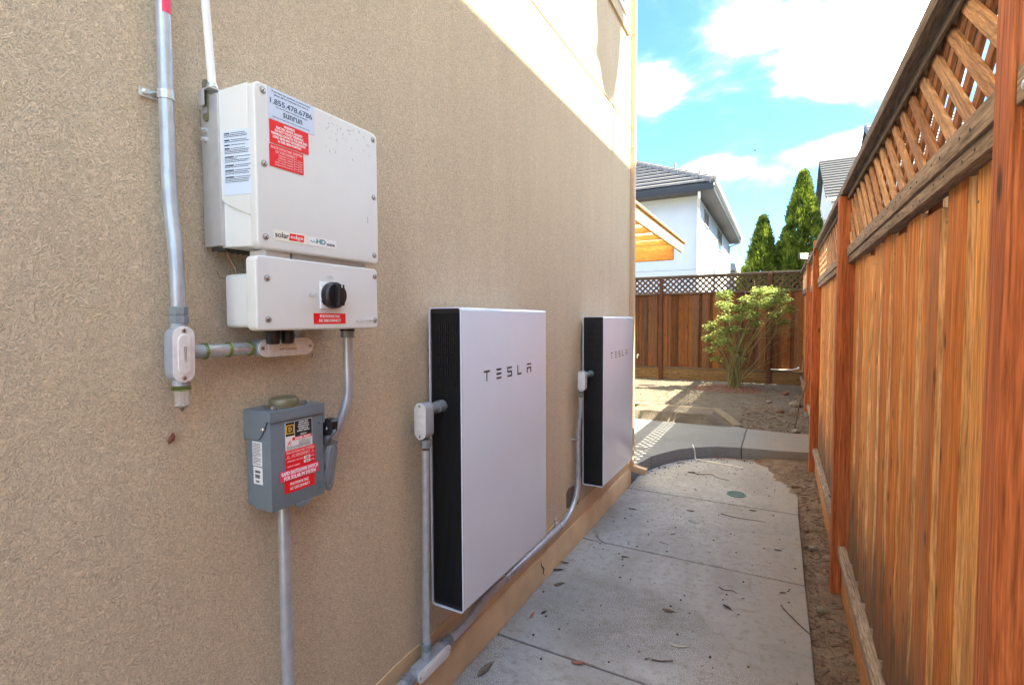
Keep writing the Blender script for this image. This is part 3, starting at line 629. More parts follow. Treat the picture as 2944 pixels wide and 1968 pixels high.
# put the side sticker on the sloping cover side
lb.parent = inv
rs = random.Random(3); zz = 1.922
for i, (hd, rows) in enumerate((('WARNING:', 3), ('WARNING:', 2), ('WARNING:', 1), ('WARNING:', 4), ('AVERTISSEMENT:', 4), ('AVERTISSEMENT:', 2), ('AVERTISSEMENT:', 3), ('AVERTISSEMENT:', 4))):
    hw = .0018*len(hd); text(hd, '-y', (.0875+hw/2, .6980, zz-.002), hw, .0030, 'ink', lb, 0.02)
    printlines('-y', (.0875+hw+.024+.001, .6980, zz-.002), .044, .0036, 1, 'ink', lb, 0.35, seed=i+20)
    if rows > 1: printlines('-y', (.1215, .6980, zz-.002-.0018*rows-.0002), .068, .0036*(rows-1)*.95, rows-1, 'ink', lb, 0.38, seed=i)
    zz -= .0038*rows+.0035
for o_ in [lb]+list(lb.children):
    for v in o_.data.vertices: v.co.y += yl(v.co.x)-.6990-.0004
# specks of bird lime and drip marks on the cover
rs = random.Random(5); mb = MB()
for k in range(46):
    y = rs.uniform(.88, 1.06); z = rs.choice([rs.uniform(1.99, 2.022), rs.uniform(1.93, 2.01)]); h_ = rs.uniform(.001, .006); w_ = rs.uniform(.0004, .0011)
    mb.prism([(y, z), (y+w_, z), (y+w_*.8, z-h_), (y+w_*.2, z-h_)], 'x', F-.0002, F+.0003)
mb.prism([(1.040, 1.790), (1.0412, 1.790), (1.0412, 1.772), (1.040, 1.772)], 'x', F-.0002, F+.0004)
d_ = mb.build('drip_marks', 'gutter', inv, smooth=False)

# --- lower DC disconnect box
dcb = thing('dc_disconnect_box', 'white box with black rotary switch under the large inverter', 'switch box', (0, .89, 1.479))
mb = MB(); mb.prism(rrect(.701, 1.079, 1.4795, 1.6485, .013, 6), 'x', .134, .170); mb.build('front_cover', 'white', dcb, bevel=.0055, seg=4, ang=50)
mb = MB(); mb.prism(rrect(.716, 1.066, 1.486, 1.612, .010, 5), 'x', .035, .136); mb.build('housing', 'white', dcb, bevel=.003, ang=50)
mb = MB(); mb.box((.10, .735, 1.648), (.158, .800, 1.664)); mb.box((.09, .812, 1.648), (.150, 1.055, 1.664)); mb.box((.10, .74, 1.640), (.12, 1.04, 1.6635)); mb.build('bridge_bracket', 'white', dcb, bevel=.002)
mb = MB(); mb.box((.055, .84, 1.605), (.115, .99, 1.668)); mb.build('cable_duct', 'black', dcb)
F2 = .1702
for y, z in ((.7285,1.598),(.7285,1.505),(1.068,1.627),(1.067,1.502)): screw(dcb, (F2, y, z), 'x', .0052)
kp = MB(); kp.prism([(.8735,1.532),(.9425,1.532),(.9440,1.5995),(.8735,1.5995)], 'x', F2-.001, F2+.004); kpo = kp.build('switch_plate', 'lblwhite', dcb, bevel=.0015)
kb = MB(); kb.lathe((F2+.003, .908, 1.5665), (1,0,0), [(0,.0335),(.004,.0345),(.018,.0335),(.023,.030),(.0235,.0)], 40)
kno = kb.build('rotary_knob', 'black', dcb, ang=30)
kb = MB(); kb.prism(rrect(.8985, .9175, 1.5395, 1.5935, .004), 'x', F2+.022, F2+.042); kb.build('knob_grip', 'black', kno, bevel=.003)
kb = MB(); kb.prism([(.9065,1.585),(.9085,1.585),(.9085,1.592),(.9065,1.592)], 'x', F2+.041, F2+.0425); kb.build('pointer', 'inkw', kno, smooth=False)
kb = MB(); kb.prism([(.874,1.552),(.884,1.556),(.890,1.548),(.882,1.541)], 'x', F2+.003, F2+.008); kb.build('lock_tab', 'black', dcb)
text('ON', 'x', (F2+.0006, .908, 1.6140), .017, .008, 'white', dcb, depth=.0009)
text('OFF', 'x', (F2+.0006, .852, 1.5665), .024, .008, 'white', dcb, depth=.0009)
text('solar', 'x', (F2+.0006, 1.0115, 1.5030), .034, .0095, 'white', dcb, depth=.0011, bold=.012)
text('edge', 'x', (F2+.0006, 1.0475, 1.5030), .029, .0095, 'white', dcb, depth=.0011, bold=.012)
lb = decal('sticker', .8535, .9565, 1.4935, 1.5205, F2, 'red', dcb)
text('PHOTOVOLTAIC', 'x', (F2+.0008, .905, 1.5130), .064, .0072, 'inkw', lb, .012)
text('DC DISCONNECT', 'x', (F2+.0008, .905, 1.5020), .070, .0072, 'inkw', lb, .012)
for y in (.776, .816):
    gl = MB(); gl.lathe((.120, y, 1.4805), (0,0,-1), [(0,.017),(.006,.017),(.006,.015),(.010,.0165),(.022,.0165),(.026,.0155),(.034,.0145),(.036,.007)], 10); gl.build('cable_gland', 'black', dcb, ang=20)
gl = MB(); gl.lathe((.075, 1.052, 1.4805), (0,0,-1), [(0,.021),(.009,.021)], 16); gl.build('cable_gland', 'black', dcb)
# copper ground wire looping from the inverter to the box
gw = MB(); gw.tube(smoothpath([(.050,.712,1.665),(.052,.716,1.65),(.058,.726,1.625),(.060,.728,1.613)]), .0016, 8)
gw.tube(smoothpath([(.03,.700,1.618),(.02,.712,1.606),(.022,.722,1.603),(.03,.726,1.612),(.04,.724,1.63),(.045,.72,1.65)]), .0009, 6)
tag(gw.build('ground_wire', 'copper', org=(.055,.72,1.61)), 'thin brown ground wire hanging between the inverter and its switch box', 'wire')

# --- antenna stick above the inverter
an = thing('antenna_mast', 'white fibreglass antenna stick rising from the top left of the inverter', 'antenna', (.055, .682, 2.03))
mb = MB(); mb.lathe((.056, .686, 2.034), (0, -.055, 1), [(0,.0085),(.10,.0085),(1.0,.0075),(1.02,.003)], 16); mb.build('rod', 'antenna', an)
mb = MB(); mb.lathe((.056, .6865, 2.026), (0,0,1), [(0,.012),(.003,.012),(.003,.010),(.009,.010)], 16); mb.build('nut', 'zinc', an)
mb = MB(); mb.box((.030,.672,2.020),(.070,.702,2.0235)); mb.box((.030,.672,1.985),(.033,.690,2.020)); mb.box((.030,.669,1.985),(.050,.6715,2.020)); mb.build('bracket', 'alu', an, bevel=.001)
mb = MB(); mb.tube(smoothpath([(.06,.70,2.022),(.07,.715,2.020),(.075,.735,2.030),(.068,.728,2.037),(.06,.712,2.030),(.055,.72,2.018),(.05,.74,2.03)]), .0018, 7)
mb.tube(smoothpath([(.06,.70,2.018),(.075,.71,2.010),(.07,.735,2.022),(.05,.75,2.026)]), .0014, 7, 1); mb.build('pigtail', ['copper', 'ink'], an)

# ================================================================ CONDUIT HELPERS
def body(parent, c, half, wid, nrm, up_, dep, mats=('pvcgrey', 'diecast'), txt=None, back=0):
    """conduit body: stadium prism with its own cover plate, raised rib and two screws"""
    c = Vector(c); nrm = Vector(nrm).normalized(); up_ = Vector(up_); up_ = (up_-nrm*up_.dot(nrm)).normalized(); sd_ = up_.cross(nrm)
    def stad(hl, w, n=10):
        pts = []
        for k in range(n+1): a = math.pi*k/n; pts.append((w*math.cos(a), hl-w+w*math.sin(a)))
        for k in range(n+1): a = math.pi+math.pi*k/n; pts.append((w*math.cos(a), -(hl-w)+w*math.sin(a)))
        return pts
    def pr(hl, w, d0, d1):
        P = stad(hl, w); n = len(P); mb = MB()
        mb.add([c+sd_*a+up_*b+nrm*d0 for a, b in P]+[c+sd_*a+up_*b+nrm*d1 for a, b in P], [tuple(range(n)), tuple(range(2*n-1, n-1, -1))]+[(i, i+n, (i+1)%n+n, (i+1)%n) for i in range(n)])
        return mb
    b = pr(half*.97, wid*.93, -dep, 0).build('conduit_body', mats[0], parent, bevel=.004, seg=3, ang=50)
    cv = pr(half, wid, .0003, .0035).build('cover_plate', mats[1], b, bevel=.001, ang=50)
    pr(half*.70, wid*.60, .003, .0055).build('raised_panel', mats[1], b, bevel=.002, seg=3, ang=50)
    for sg in (1, -1):
        q = c+up_*sg*(half-wid*.45)+nrm*.0035
        m2 = MB(); m2.lathe(q, nrm, [(0,.0048),(.0012,.0048),(.0018,.003)], 12); m2.bar(q+nrm*.0018-up_*.0036, q+nrm*.0018+up_*.0036, .0012, .001, nrm, 1); m2.build('cover_screw', ['steel', 'dark'], b)
    return b
def coupling(parent, p, ax, r, l, m='fitting', name='coupling', hexed=True):
    mb = MB(); mb.lathe(p, ax, [(0,r*.92),(.001,r),(l*.46,r),(l*.47,r*.90),(l*.55,r*.90),(l*.56,r*1.04),(l-.001,r*1.04),(l,r*.92)], 8 if hexed else 20)
    return mb.build(name, m, parent, ang=20)
def ring(parent, p, ax, r, w=.0028):
    mb = MB()
    for o in (0, w*1.7): mb.lathe(Vector(p)+Vector(ax).normalized()*o, ax, [(0,r),(w*.5,r*1.06),(w,r)], 20)
    return mb.build('gasket_ring', 'ring', parent)
def pstrap(parent, p, ax, r, side, wallx=0.002, mname='zinc'):
    p = Vector(p); ax = Vector(ax).normalized(); mb = MB()
    mb.lathe(p-ax*.009, ax, [(0,r+.001),(0,r+.0022),(.018,r+.0022),(.018,r+.001)], 20)
    s_ = Vector(side); q = p+s_*(r+.001); q.x = wallx+.004
    mb.bar(Vector((wallx+.003, q.y, q.z))-s_*.006, Vector((wallx+.003, q.y, q.z))+s_*.026, .018, .003, (1,0,0))
    mb.bar(p+s_*(r*.9), Vector((wallx+.004, q.y, q.z)), .018, .002, (0,0,1) if abs(ax.z) < .5 else ax)
    mb.lathe(Vector((wallx+.004, q.y, q.z))+s_*.016, (1,0,0), [(0,.006),(.004,.006),(.006,.003)], 8)
    return mb.build('pipe_strap', mname, parent)
RC = .0143

# --- left riser with its conduit body, nipple to the inverter
lc = thing('conduit_run', 'galvanised conduit rising on the far left past the inverter, with a bright conduit body', 'conduit', (.03, .603, 1.30))
mb = MB(); mb.tube([(.028,.603,3.6),(.028,.603,2.0)]+smoothpath([(.028,.603,1.90),(.028,.603,1.80),(.032,.603,1.74),(.043,.603,1.66),(.047,.603,1.60),(.048,.603,1.50)]), RC, 24); mb.build('pipe', 'emt', lc)
pstrap(lc, (.028,.603,1.983), (0,0,1), RC, (0,-1,0))
st = MB()
for k in range(13):
    a0 = R(-75+k*10); st.v += [(.028+(RC+.0004)*math.cos(a0), .603+(RC+.0004)*math.sin(a0), 2.152), (.028+(RC+.0004)*math.cos(a0), .603+(RC+.0004)*math.sin(a0), 2.26)]
st.f = [(2*k, 2*k+2, 2*k+3, 2*k+1) for k in range(4, 12)]; st.m = [0]*len(st.f); sto = st.build('warning_sticker', 'pink', lc)
coupling(lc, (.048,.603,1.533), (0,0,-1), .0185, .036)
mb = MB(); mb.lathe((.048,.603,1.50), (0,0,-1), [(0,.0165),(.022,.0165),(.13,.0165),(.138,.0165)], 20); mb.build('hub', 'pvcgrey', lc)
bd = body(lc, (.068,.599,1.431), .0605, .0218, (1,-.02,0), (0,.02,1), .038)
ring(lc, (.048,.603,1.360), (0,0,-1), .0185)
mb = MB(); mb.lathe((.048,.603,1.352), (0,0,-1), [(0,.0155),(.008,.0155),(.008,.0135),(.034,.0135),(.036,.010)], 20); mb.build('drain_fitting', 'clear', lc)
mb = MB(); mb.lathe((.048,.603,1.318), (0,0,-1), [(0,.0125),(.003,.0125),(.005,.006),(.012,.0015)], 16); mb.build('drain_tip', 'hub', lc)
mb = MB(); mb.lathe((.050,.612,1.434), (0,1,0), [(0,.0155),(.040,.0155)], 20); mb.build('side_hub', 'pvcgrey', lc)
ring(lc, (.050,.650,1.434), (0,1,0), .0175)
mb = MB(); mb.lathe((.050,.654,1.4345), (0,1,.0), [(0,.0150),(.108,.0150)], 22); mb.build('nipple', 'zinc', lc)
ring(lc, (.050,.704,1.4345), (0,1,0), .0170)
ring(lc, (.050,.757,1.4345), (0,1,0), .0170)
mb = MB(); mb.lathe((.050,.762,1.4345), (0,1,0), [(0,.0158),(.03,.0165)], 20); mb.build('side_hub', 'pvcgrey', lc)
bd2 = body(lc, (.0735,.848,1.4345), .080, .0225, (1,0,0), (0,1,.0), .042)
text('3/4" COVER', 'x', (.0795,.848,1.4300), .052, .0072, 'steel', bd2, depth=.0006)
text('LX2IIC22', 'x', (.0795,.848,1.4410), .046, .0060, 'steel', bd2, depth=.0006)
text('LX2IIC22', 'x', (.0742,.600,1.431), .034, .0050, 'steel', bd, rot=math.pi/2, depth=.0005)
mb = MB(); mb.lathe((.055,.900,1.452), (0,0,1), [(0,.0165),(.012,.0165),(.012,.0185),(.034,.0185)], 20); mb.build('riser_hub', 'pvcgrey', lc)

# --- conduit from the switch box down to the grey AC disconnect
rc = thing('conduit_run', 'short bent conduit from the white switch box down to the grey disconnect', 'conduit', (.075,1.052,1.30))
coupling(rc, (.075,1.052,1.472), (0,0,-1), .0190, .020, hexed=False)
mb = MB(); mb.tube(smoothpath([(.075,1.052,1.455),(.075,1.052,1.38),(.075,1.052,1.31),(.073,1.047,1.265),(.066,1.031,1.215),(.058,1.010,1.168),(.055,1.001,1.148)], 8), RC, 24); mb.build('pipe', 'emt', rc)
dax = Vector((-.10,-.42,-.90)).normalized()
coupling(rc, (.0555,1.004,1.160), dax, .0195, .026)
bc = Vector((.072,.985,1.085))
body(rc, bc, .066, .031, (.86,.48,-.05), (.12,.40,.90), .040, ('pvcgrey','fitting'))
mb = MB(); mb.lathe((.055,.960,1.09), (0,-1,0), [(0,.019),(.032,.019)], 16); mb.build('hub', 'pvcgrey', rc)

# ================================================================ AC DISCONNECT
ac = thing('ac_disconnect_box', 'grey metal disconnect box covered in red stickers with a side handle', 'disconnect box', (.05,.853,1.03))
BX = .1015
mb = MB(); mb.box((.004,.778,1.033),(BX-.004,.930,1.262)); mb.build('enclosure', 'boxgrey', ac, bevel=.002)
mb = MB(); mb.box((BX-.004,.775,1.030),(BX,.9335,1.254)); mb.box((.030,.7752,1.030),(BX-.004,.7775,1.206)); mb.build('door', 'boxgrey', ac, bevel=.0015)
mb = MB(); mb.prism([(.0,1.278),(BX+.0045,1.278),(BX+.0045,1.254),(.092,1.2545),(.075,1.225),(.06,1.208),(.0,1.203)], 'y', .7725, .7750)
mb.box((.0,.7750,1.270),(BX+.0045,.9365,1.280)); mb.box((BX+.0015,.7750,1.252),(BX+.0045,.9365,1.272)); mb.box((.0,.934,1.225),(BX+.0045,.9365,1.272)); mb.build('rain_hood', 'boxgrey', ac, bevel=.001)
mb = MB(); mb.prism(rrect(-.012,.012,-.005,.005,.004), 'x', 0, .001)
hb = MB(); hb.prism(rrect(.028,.096,.803,.888,.016,5), 'z', 1.280, 1.284); hb.lathe((.060,.846,1.283), (0,0,1), [(0,.036),(.010,.036),(.018,.034),(.022,.029),(.0225,.0)], 28); hb.build('top_hub', 'hub', ac, bevel=.001)
for p in ((.085,.797,1.281),(.075,.905,1.281)): MB().lathe(p, (0,0,1), [(0,.006),(.006,.006),(.009,.003)], 8).build('screw', 'steel', ac)
MB().lathe((.078,.7725,1.236), (0,-1,0), [(0,.006),(.003,.006),(.005,.003)], 8).build('screw', 'steel', ac)
kn = MB()
for rr in (.019, .0115): kn.lathe((.043,.7776,1.058), (0,-1,0), [(0,rr),(.0012,rr),(.0012,rr-.0015),(0,rr-.0016)], 24)
kn.build('knockout', 'boxgrey', ac)
mb = MB(); mb.prism([(.840,1.0305),(.890,1.0305),(.884,1.022),(.862,1.017),(.846,1.022)], 'x', BX-.004, BX+.0015); mb.build('door_hasp', 'boxgrey', ac, bevel=.0008)
mb = MB(); mb.tube([(BX-.002+.004*math.cos(a), .868+.012*math.cos(a), 1.0245+.003*math.sin(a)) for a in [k*math.pi/6 for k in range(13)]], .0008, 5); mb.build('hasp_ring', 'steel', ac)
F3 = BX+.0002
ym = lambda y: .7790+(y-.75)*.945
zm = lambda z: 1.281-(1.279-z)*1.046
lb = decal('sticker', .8160, .8975, 1.1735, 1.2455, F3, 'lblwhite', ac)
decal('black_panel', .8440, .8962, 1.2045, 1.2445, F3+.0004, 'ink', lb); decal('black_panel', .8170, .8425, 1.2095, 1.2445, F3+.0004, 'ink', lb)
def frame_sq(mb, cy, cz, a, t, x):
    mb.box((x, cy-a, cz-a), (x+.0006, cy+a, cz-a+t)); mb.box((x, cy-a, cz+a-t), (x+.0006, cy+a, cz+a)); mb.box((x, cy-a, cz-a+t), (x+.0006, cy-a+t, cz+a-t)); mb.box((x, cy+a-t, cz-a+t), (x+.0006, cy+a, cz+a-t))
mb = MB(); frame_sq(mb, .8298, 1.2268, .0112, .0022, F3+.0008); mb.build('square_mark', 'yellow', lb, smooth=False)
text('D', 'x', (F3+.0011, .8300, 1.2268), .0090, .0110, 'yellow', lb, .03)
for i, s_ in enumerate(('GENERAL DUTY', 'SAFETY SWITCH', 'INTERRUPTOR DE', 'SEGURIDAD DE', 'SERVICIO GENERAL')): text(s_, 'x', (F3+.0011, .8700, 1.2405-i*.0056), .0024*len(s_), .0036, 'inkw', lb, .015)
printlines('x', (F3+.0011, .870, 1.2085), .02, .006, 2, 'inkw', lb, .4)
decal('danger_band', .8360, .8962, 1.1965, 1.2040, F3+.0004, 'red', lb)
text('DANGER / PELIGRO', 'x', (F3+.0011, .868, 1.2003), .048, .0048, 'inkw', lb, .015)
printlines('x', (F3+.0010, .8750, 1.1880), .040, .014, 5, 'ink', lb, .35, seed=4); printlines('x', (F3+.0010, .8560, 1.1790), .074, .008, 3, 'ink', lb, .35, seed=5)
mb = MB(); mb.tube([(F3+.0008,.820,1.183),(F3+.0008,.826,1.191),(F3+.0008,.831,1.199)], .0008, 4); mb.tube([(F3+.0008,.822,1.194),(F3+.0008,.830,1.193),(F3+.0008,.834,1.189)], .0007, 4); mb.tube([(F3+.0008,.827,1.191),(F3+.0008,.832,1.184)], .0006, 4); mb.build('shock_symbol', 'red', lb)
lb = decal('sticker', .8140, .9060, 1.1230, 1.1735, F3+.0003, 'red', ac)
text('PHOTOVOLTAIC SYSTEM', 'x', (F3+.0012, .860, 1.1672), .084, .0062, 'inkpink', lb, .008)
text('AC DISCONNECT', 'x', (F3+.0012, .861, 1.1580), .056, .0062, 'inkpink', lb, .008)
for y in (.8225, .8975):
    mb = MB()
    for a, b in (((y-.0035,1.1550),(y+.0035,1.1550)),((y+.0035,1.1550),(y,1.1615)),((y,1.1615),(y-.0035,1.1550))): mb.bar((F3+.0011,*a),(F3+.0011,*b),.0006,.0004,(1,0,0))
    mb.build('warning_triangle', 'inkpink', lb, smooth=False)
mb = MB(); mb.box((F3+.0008,.8150,1.1528),(F3+.0012,.9050,1.1533)); mb.build('rule', 'inkpink', lb, smooth=False)
text('OPERATING VOLTAGE', 'x', (F3+.0012, .8425, 1.1450), .046, .0040, 'inkpink', lb); text('OUTPUT CURRENT', 'x', (F3+.0012, .8385, 1.1320), .038, .0040, 'inkpink', lb)
text('VOLTS', 'x', (F3+.0012, .8965, 1.1450), .012, .0036, 'inkpink', lb); text('AMPS', 'x', (F3+.0012, .8965, 1.1345), .011, .0036, 'inkpink', lb)
for z, s_ in ((1.1450, '240'), (1.1350, '25')):
    e_ = decal('entry_box', .8690, .8890, z-.0036, z+.0036, F3+.0009, 'lblwhite', lb); text(s_, 'x', (F3+.0018, .879, z), .010, .0045, 'ink', lb)
lb = decal('sticker', .7985, .9155, 1.0975, 1.1240, F3+.0010, 'pink', ac, label='faded pink rapid shutdown sticker')
text('RAPID SHUTDOWN SWITCH', 'x', (F3+.0019, .857, 1.1166), .110, .0098, 'inkw', lb, .022); text('FOR SOLAR PV SYSTEM', 'x', (F3+.0019, .857, 1.1042), .096, .0098, 'inkw', lb, .022)
lb = decal('sticker', .8105, .9020, 1.0650, 1.0955, F3+.0003, 'red', ac)
text('PHOTOVOLTAIC', 'x', (F3+.0012, .855, 1.0865), .056, .0070, 'inkw', lb, .008); text('AC DISCONNECT', 'x', (F3+.0012, .856, 1.0750), .060, .0070, 'inkw', lb, .008)
lb = decal('side_label', .031, .068, 1.140, 1.201, .7752, 'lblwhite', ac, '-y'); printlines('-y', (.0495,.7743,1.1705), .032, .055, 15, 'ink', lb, .4, seed=9)
lb = decal('barcode_label', .033, .068, 1.094, 1.137, .7752, 'lblwhite', ac, '-y'); mb = MB()
for k in range(6): mb.box((.040,.7740,1.1225+.0011*k),(.060,.7746,1.1230+.0011*k))
for k in range(9): mb.box((.040,.7740,1.1090+.0011*k),(.058,.7746,1.1095+.0011*k))
for k in range(5): mb.box((.042,.7740,1.0985+.0011*k),(.056,.7746,1.0990+.0011*k))
mb.build('bars', 'ink', lb, smooth=False)
text('ON', 'x', (F3+.0003, .9215, 1.2265), .009, .006, 'boxgrey', ac, depth=.0009); text('OFF', 'x', (F3+.0003, .9180, 1.052), .016, .006, 'boxgrey', ac, depth=.0009); text('O', 'x', (F3+.0003, .9180, 1.066), .005, .006, 'boxgrey', ac, depth=.0009)
mb = MB(); mb.prism([(.052,1.130),(.075,1.128),(.097,1.172),(.128,1.196),(.122,1.212),(.090,1.196),(.062,1.172),(.052,1.160)], 'y', .946, .958); hd_ = mb.build('handle_arm', 'boxgrey', ac, bevel=.0025)
mb = MB(); mb.prism([(.090,1.186),(.116,1.188),(.124,1.198),(.127,1.226),(.121,1.233),(.098,1.234),(.090,1.228)], 'y', .942, .964); gp = mb.build('grip', 'black', ac, bevel=.003)
text('0', '-y', (.108,.9405,1.208), .004, .007, 'inkw', gp)
mb = MB(); mb.lathe((.058,.930,1.145), (0,1,0), [(0,.016),(.016,.016),(.020,.012)], 20); mb.build('handle_pivot', 'boxgrey', ac)
mb = MB(); mb.tube([(BX-.030+.0125*math.cos(a), .944+.008*math.cos(a), 1.100+.0150*math.sin(a)) for a in [k*math.pi/10 for k in range(21)]], .0035, 8); mb.build('lock_eye', 'boxgrey', ac)

dn = thing('conduit_run', 'straight conduit dropping from under the grey disconnect box to the ground', 'conduit', (.05,.842,.0))
mb = MB(); mb.tube([(.052,.844,1.022),(.052,.842,.02)], .0152, 24); mb.build('pipe', 'emt', dn)
coupling(dn, (.052,.844,1.034), (0,0,-1), .020, .018)

# ================================================================ WALL BATTERIES
def battery(y1, z0, label):
    t = thing('wall_battery', label, 'battery', (.094, y1+.376, z0), 'flat white home batteries hung on the wall')
    x0, x1, z1 = .020, .167, z0+1.15
    mb = MB(); mb.prism(rrect(x0, x1, z0, z1, .014, 5), 'y', y1+.012, y1+.753); mb.build('shell', 'gloss', t, bevel=.004, seg=3, ang=50)
    # white lip round the open black side
    o = rrect(x0, x1, z0, z1, .014, 5); i_ = rrect(x0+.0045, x1-.0045, z0+.0045, z1-.0045, .010, 5); n = len(o)
    mb = MB(); vs = [(a, y1, b) for a, b in o]+[(a, y1, b) for a, b in i_]+[(a, y1+.0125, b) for a, b in o]+[(a, y1+.0125, b) for a, b in i_]
    fs = []
    for k in range(n):
        k2 = (k+1) % n; fs += [(k, k2, n+k2, n+k), (k, 2*n+k, 2*n+k2, k2), (n+k, n+k2, 3*n+k2, 3*n+k)]
    mb.add(vs, fs); mb.build('side_lip', 'gloss', t)
    mb = MB(); mb.prism(i_, 'y', y1+.0075, y1+.0115); sp_ = mb.build('side_panel', 'grille', t, smooth=False)
    mb = MB()
    for k in range(24):
        x = x0+.012+k*.0053
        if x < x1-.008: mb.box((x, y1+.0040, z0+.02), (x+.0022, y1+.0078, z1-.022))
    g_ = mb.build('side_ribs', 'grille', t, smooth=False); g_['kind'] = 'stuff'
    mb = MB()
    for r_ in range(6):
        for k in range(12):
            x = x0+.030+k*.0090
            if x < x1-.02: mb.box((x, y1+.0020, z1-.09-r_*.042), (x+.0042, y1+.0045, z1-.058-r_*.042))
    g_ = mb.build('vent_louvres', 'black', t, smooth=False); g_['kind'] = 'stuff'
    zc = z0+.880; X = x1+.0002; mb = MB(); D = lambda y, z: (y1+y, zc+z)
    P = lambda pts: mb.prism([D(*p) for p in pts], 'x', X-.0006, X+.0007)
    w = .0455
    P([(.156,.021),(.204,.021),(.201,.014),(.159,.014)]); P([(.177,.014),(.183,.014),(.183,-.022),(.177,-.022)])
    for z in (.021, .003, -.0145): P([(.256,z),(.299,z),(.296,z-.0072),(.259,z-.0072)])
    P([(.349,.021),(.391,.021),(.388,.014),(.356,.014),(.356,.0035),(.349,.0035)]); P([(.349,.0035),(.391,.0035),(.391,-.0035),(.349,-.0035)]); P([(.384,-.0035),(.391,-.0035),(.391,-.022),(.349,-.022),(.352,-.015),(.384,-.015)])
    P([(.443,.021),(.450,.021),(.450,-.015),(.443,-.015)]); P([(.443,-.015),(.480,-.015),(.483,-.022),(.443,-.022)])
    P([(.537,.021),(.581,.021),(.578,.014),(.540,.014)]); P([(.537,.004),(.581,.004),(.581,-.003),(.537,-.003)]); P([(.537,-.003),(.544,-.003),(.544,-.022),(.537,-.022)]); P([(.574,-.003),(.581,-.003),(.581,-.022),(.574,-.022)])
    mb.build('raised_lettering', 'ink', t, smooth=False)
    return t
battery(1.5065, .400, 'nearer flat white battery panel with black ribbed side on the stucco wall')
battery(3.1836, .374, 'farther flat white battery panel with black ribbed side beside the house corner')

# ================================================================ LOW CONDUIT RUN AND RISERS
lr = thing('conduit_run', 'low galvanised conduit along the foundation with a grey tee body, rising by the farther battery', 'conduit', (.04,1.45,.22))
mb = MB(); mb.tube([(.042,-1.0,.215),(.042,1.33,.215)], .0178, 20); mb.build('pipe', 'emt', lr)
coupling(lr, (.042,1.310,.215), (0,1,0), .0235, .036)
body(lr, (.070,1.455,.212), .100, .0245, (1,0,.0), (0,1,0), .048)
mb = MB(); mb.lathe((.044,1.345,.215), (0,1,0), [(0,.0185),(.21,.0185)], 18); mb.build('hub', 'pvcgrey', lr)
mb = MB(); mb.lathe((.046,1.437,.215), (0,0,1), [(0,.0200),(.052,.0190)], 18); mb.build('hub', 'pvcgrey', lr)
coupling(lr, (.042,1.592,.215), (0,-1,0), .0235, .036)
mb = MB()
mb.tube(smoothpath([(.042,1.57,.215),(.042,1.64,.215),(.041,1.72,.217),(.036,1.80,.228),(.032,1.88,.238),(.032,1.96,.240),(.032,2.3,.241),(.032,2.70,.243),(.032,2.86,.252),(.032,2.98,.300),(.034,3.045,.380),(.034,3.062,.470),(.034,3.064,.60),(.034,3.064,.72),(.042,3.062,.84),(.052,3.058,.93),(.056,3.056,1.0)], 8), [.0178]*82+[.0178-.0003*k for k in range(11)]+[.0145]*44, 22); mb.build('pipe', 'emt', lr)
pstrap(lr, (.032,2.076,.2405), (0,1,0), .0178, (0,0,1)); pstrap(lr, (.032,2.745,.2445), (0,1,0), .0178, (0,0,1)); pstrap(lr, (.034,3.064,.715), (0,0,1), RC, (0,-1,0))
coupling(lr, (.056,3.056,1.012), (0,0,1), .0185, .032)
body(lr, (.068,3.030,1.105), .066, .0245, (0,-1,0), (0,0,1), .046)
mb = MB(); mb.lathe((.075,3.070,1.140), (0,1,0), [(0,.0180),(.112,.0180),(.112,.0215),(.118,.0215)], 18); mb.build('hub', 'fitting', lr)
r1 = thing('conduit_run', 'upright conduit beside the nearer battery with an elbow body entering its black side', 'conduit', (.06,1.43,.27))
mb = MB(); mb.tube(smoothpath([(.046,1.437,.290),(.046,1.437,.42),(.050,1.436,.62),(.058,1.430,.85),(.064,1.424,1.03)], 6), RC, 22); mb.build('pipe', 'emt', r1)
coupling(r1, (.046,1.437,.262), (0,0,1), .0195, .036)
coupling(r1, (.064,1.424,1.040), (0,0,1), .0195, .030)
body(r1, (.070,1.388,1.142), .066, .0250, (0,-1,0), (0,0,1), .050)
mb = MB(); mb.lathe((.076,1.430,1.180), (0,1,0), [(0,.0190),(.045,.0190),(.045,.0225),(.085,.0225)], 20); mb.build('hub', 'fitting', r1)

# ================================================================ SIDE FENCE
fe = thing('side_fence', 'orange redwood board fence with lattice top running along the right of the path', 'fence', (1.55, 3.2, 0), 'redwood garden fences')
rf = random.Random(11)
def zbox(w, d, h):   # box centred in x,y, standing on z=0
    return MB().box((-w/2, -d/2, 0), (w/2, d/2, h))
def mk(name, mb, m, bevel=0.0, seg=1): return mb.build(name, m, None, bevel=bevel, seg=seg, link=False, smooth=False).data
post_m = mk('post', zbox(.09, .09, 1), 'post', .004, 2)
def edged(w, m, d=.019):
    mb = zbox(d, w, 1); mb.m = [1 if i in (2, 4) else 0 for i in range(6)]
    return mk('board', mb, [m, 'bedge'], .0012)
b_m = [edged(w, 'board') for w in (.142, .142, .128)]
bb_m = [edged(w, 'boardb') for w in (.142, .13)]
lat_m = mk('lattice_slat', MB().box((-.005, -.0175, -.5), (.005, .0175, .5)), 'lat', .0015)
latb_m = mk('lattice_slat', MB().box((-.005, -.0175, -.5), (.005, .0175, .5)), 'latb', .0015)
latt_m = mk('lattice_slat', MB().box((-.0045, -.0170, -.5), (.0045, .0170, .5)), 'lat', .0015)
lattb_m = mk('lattice_slat', MB().box((-.0045, -.0170, -.5), (.0045, .0170, .5)), 'latb', .0015)
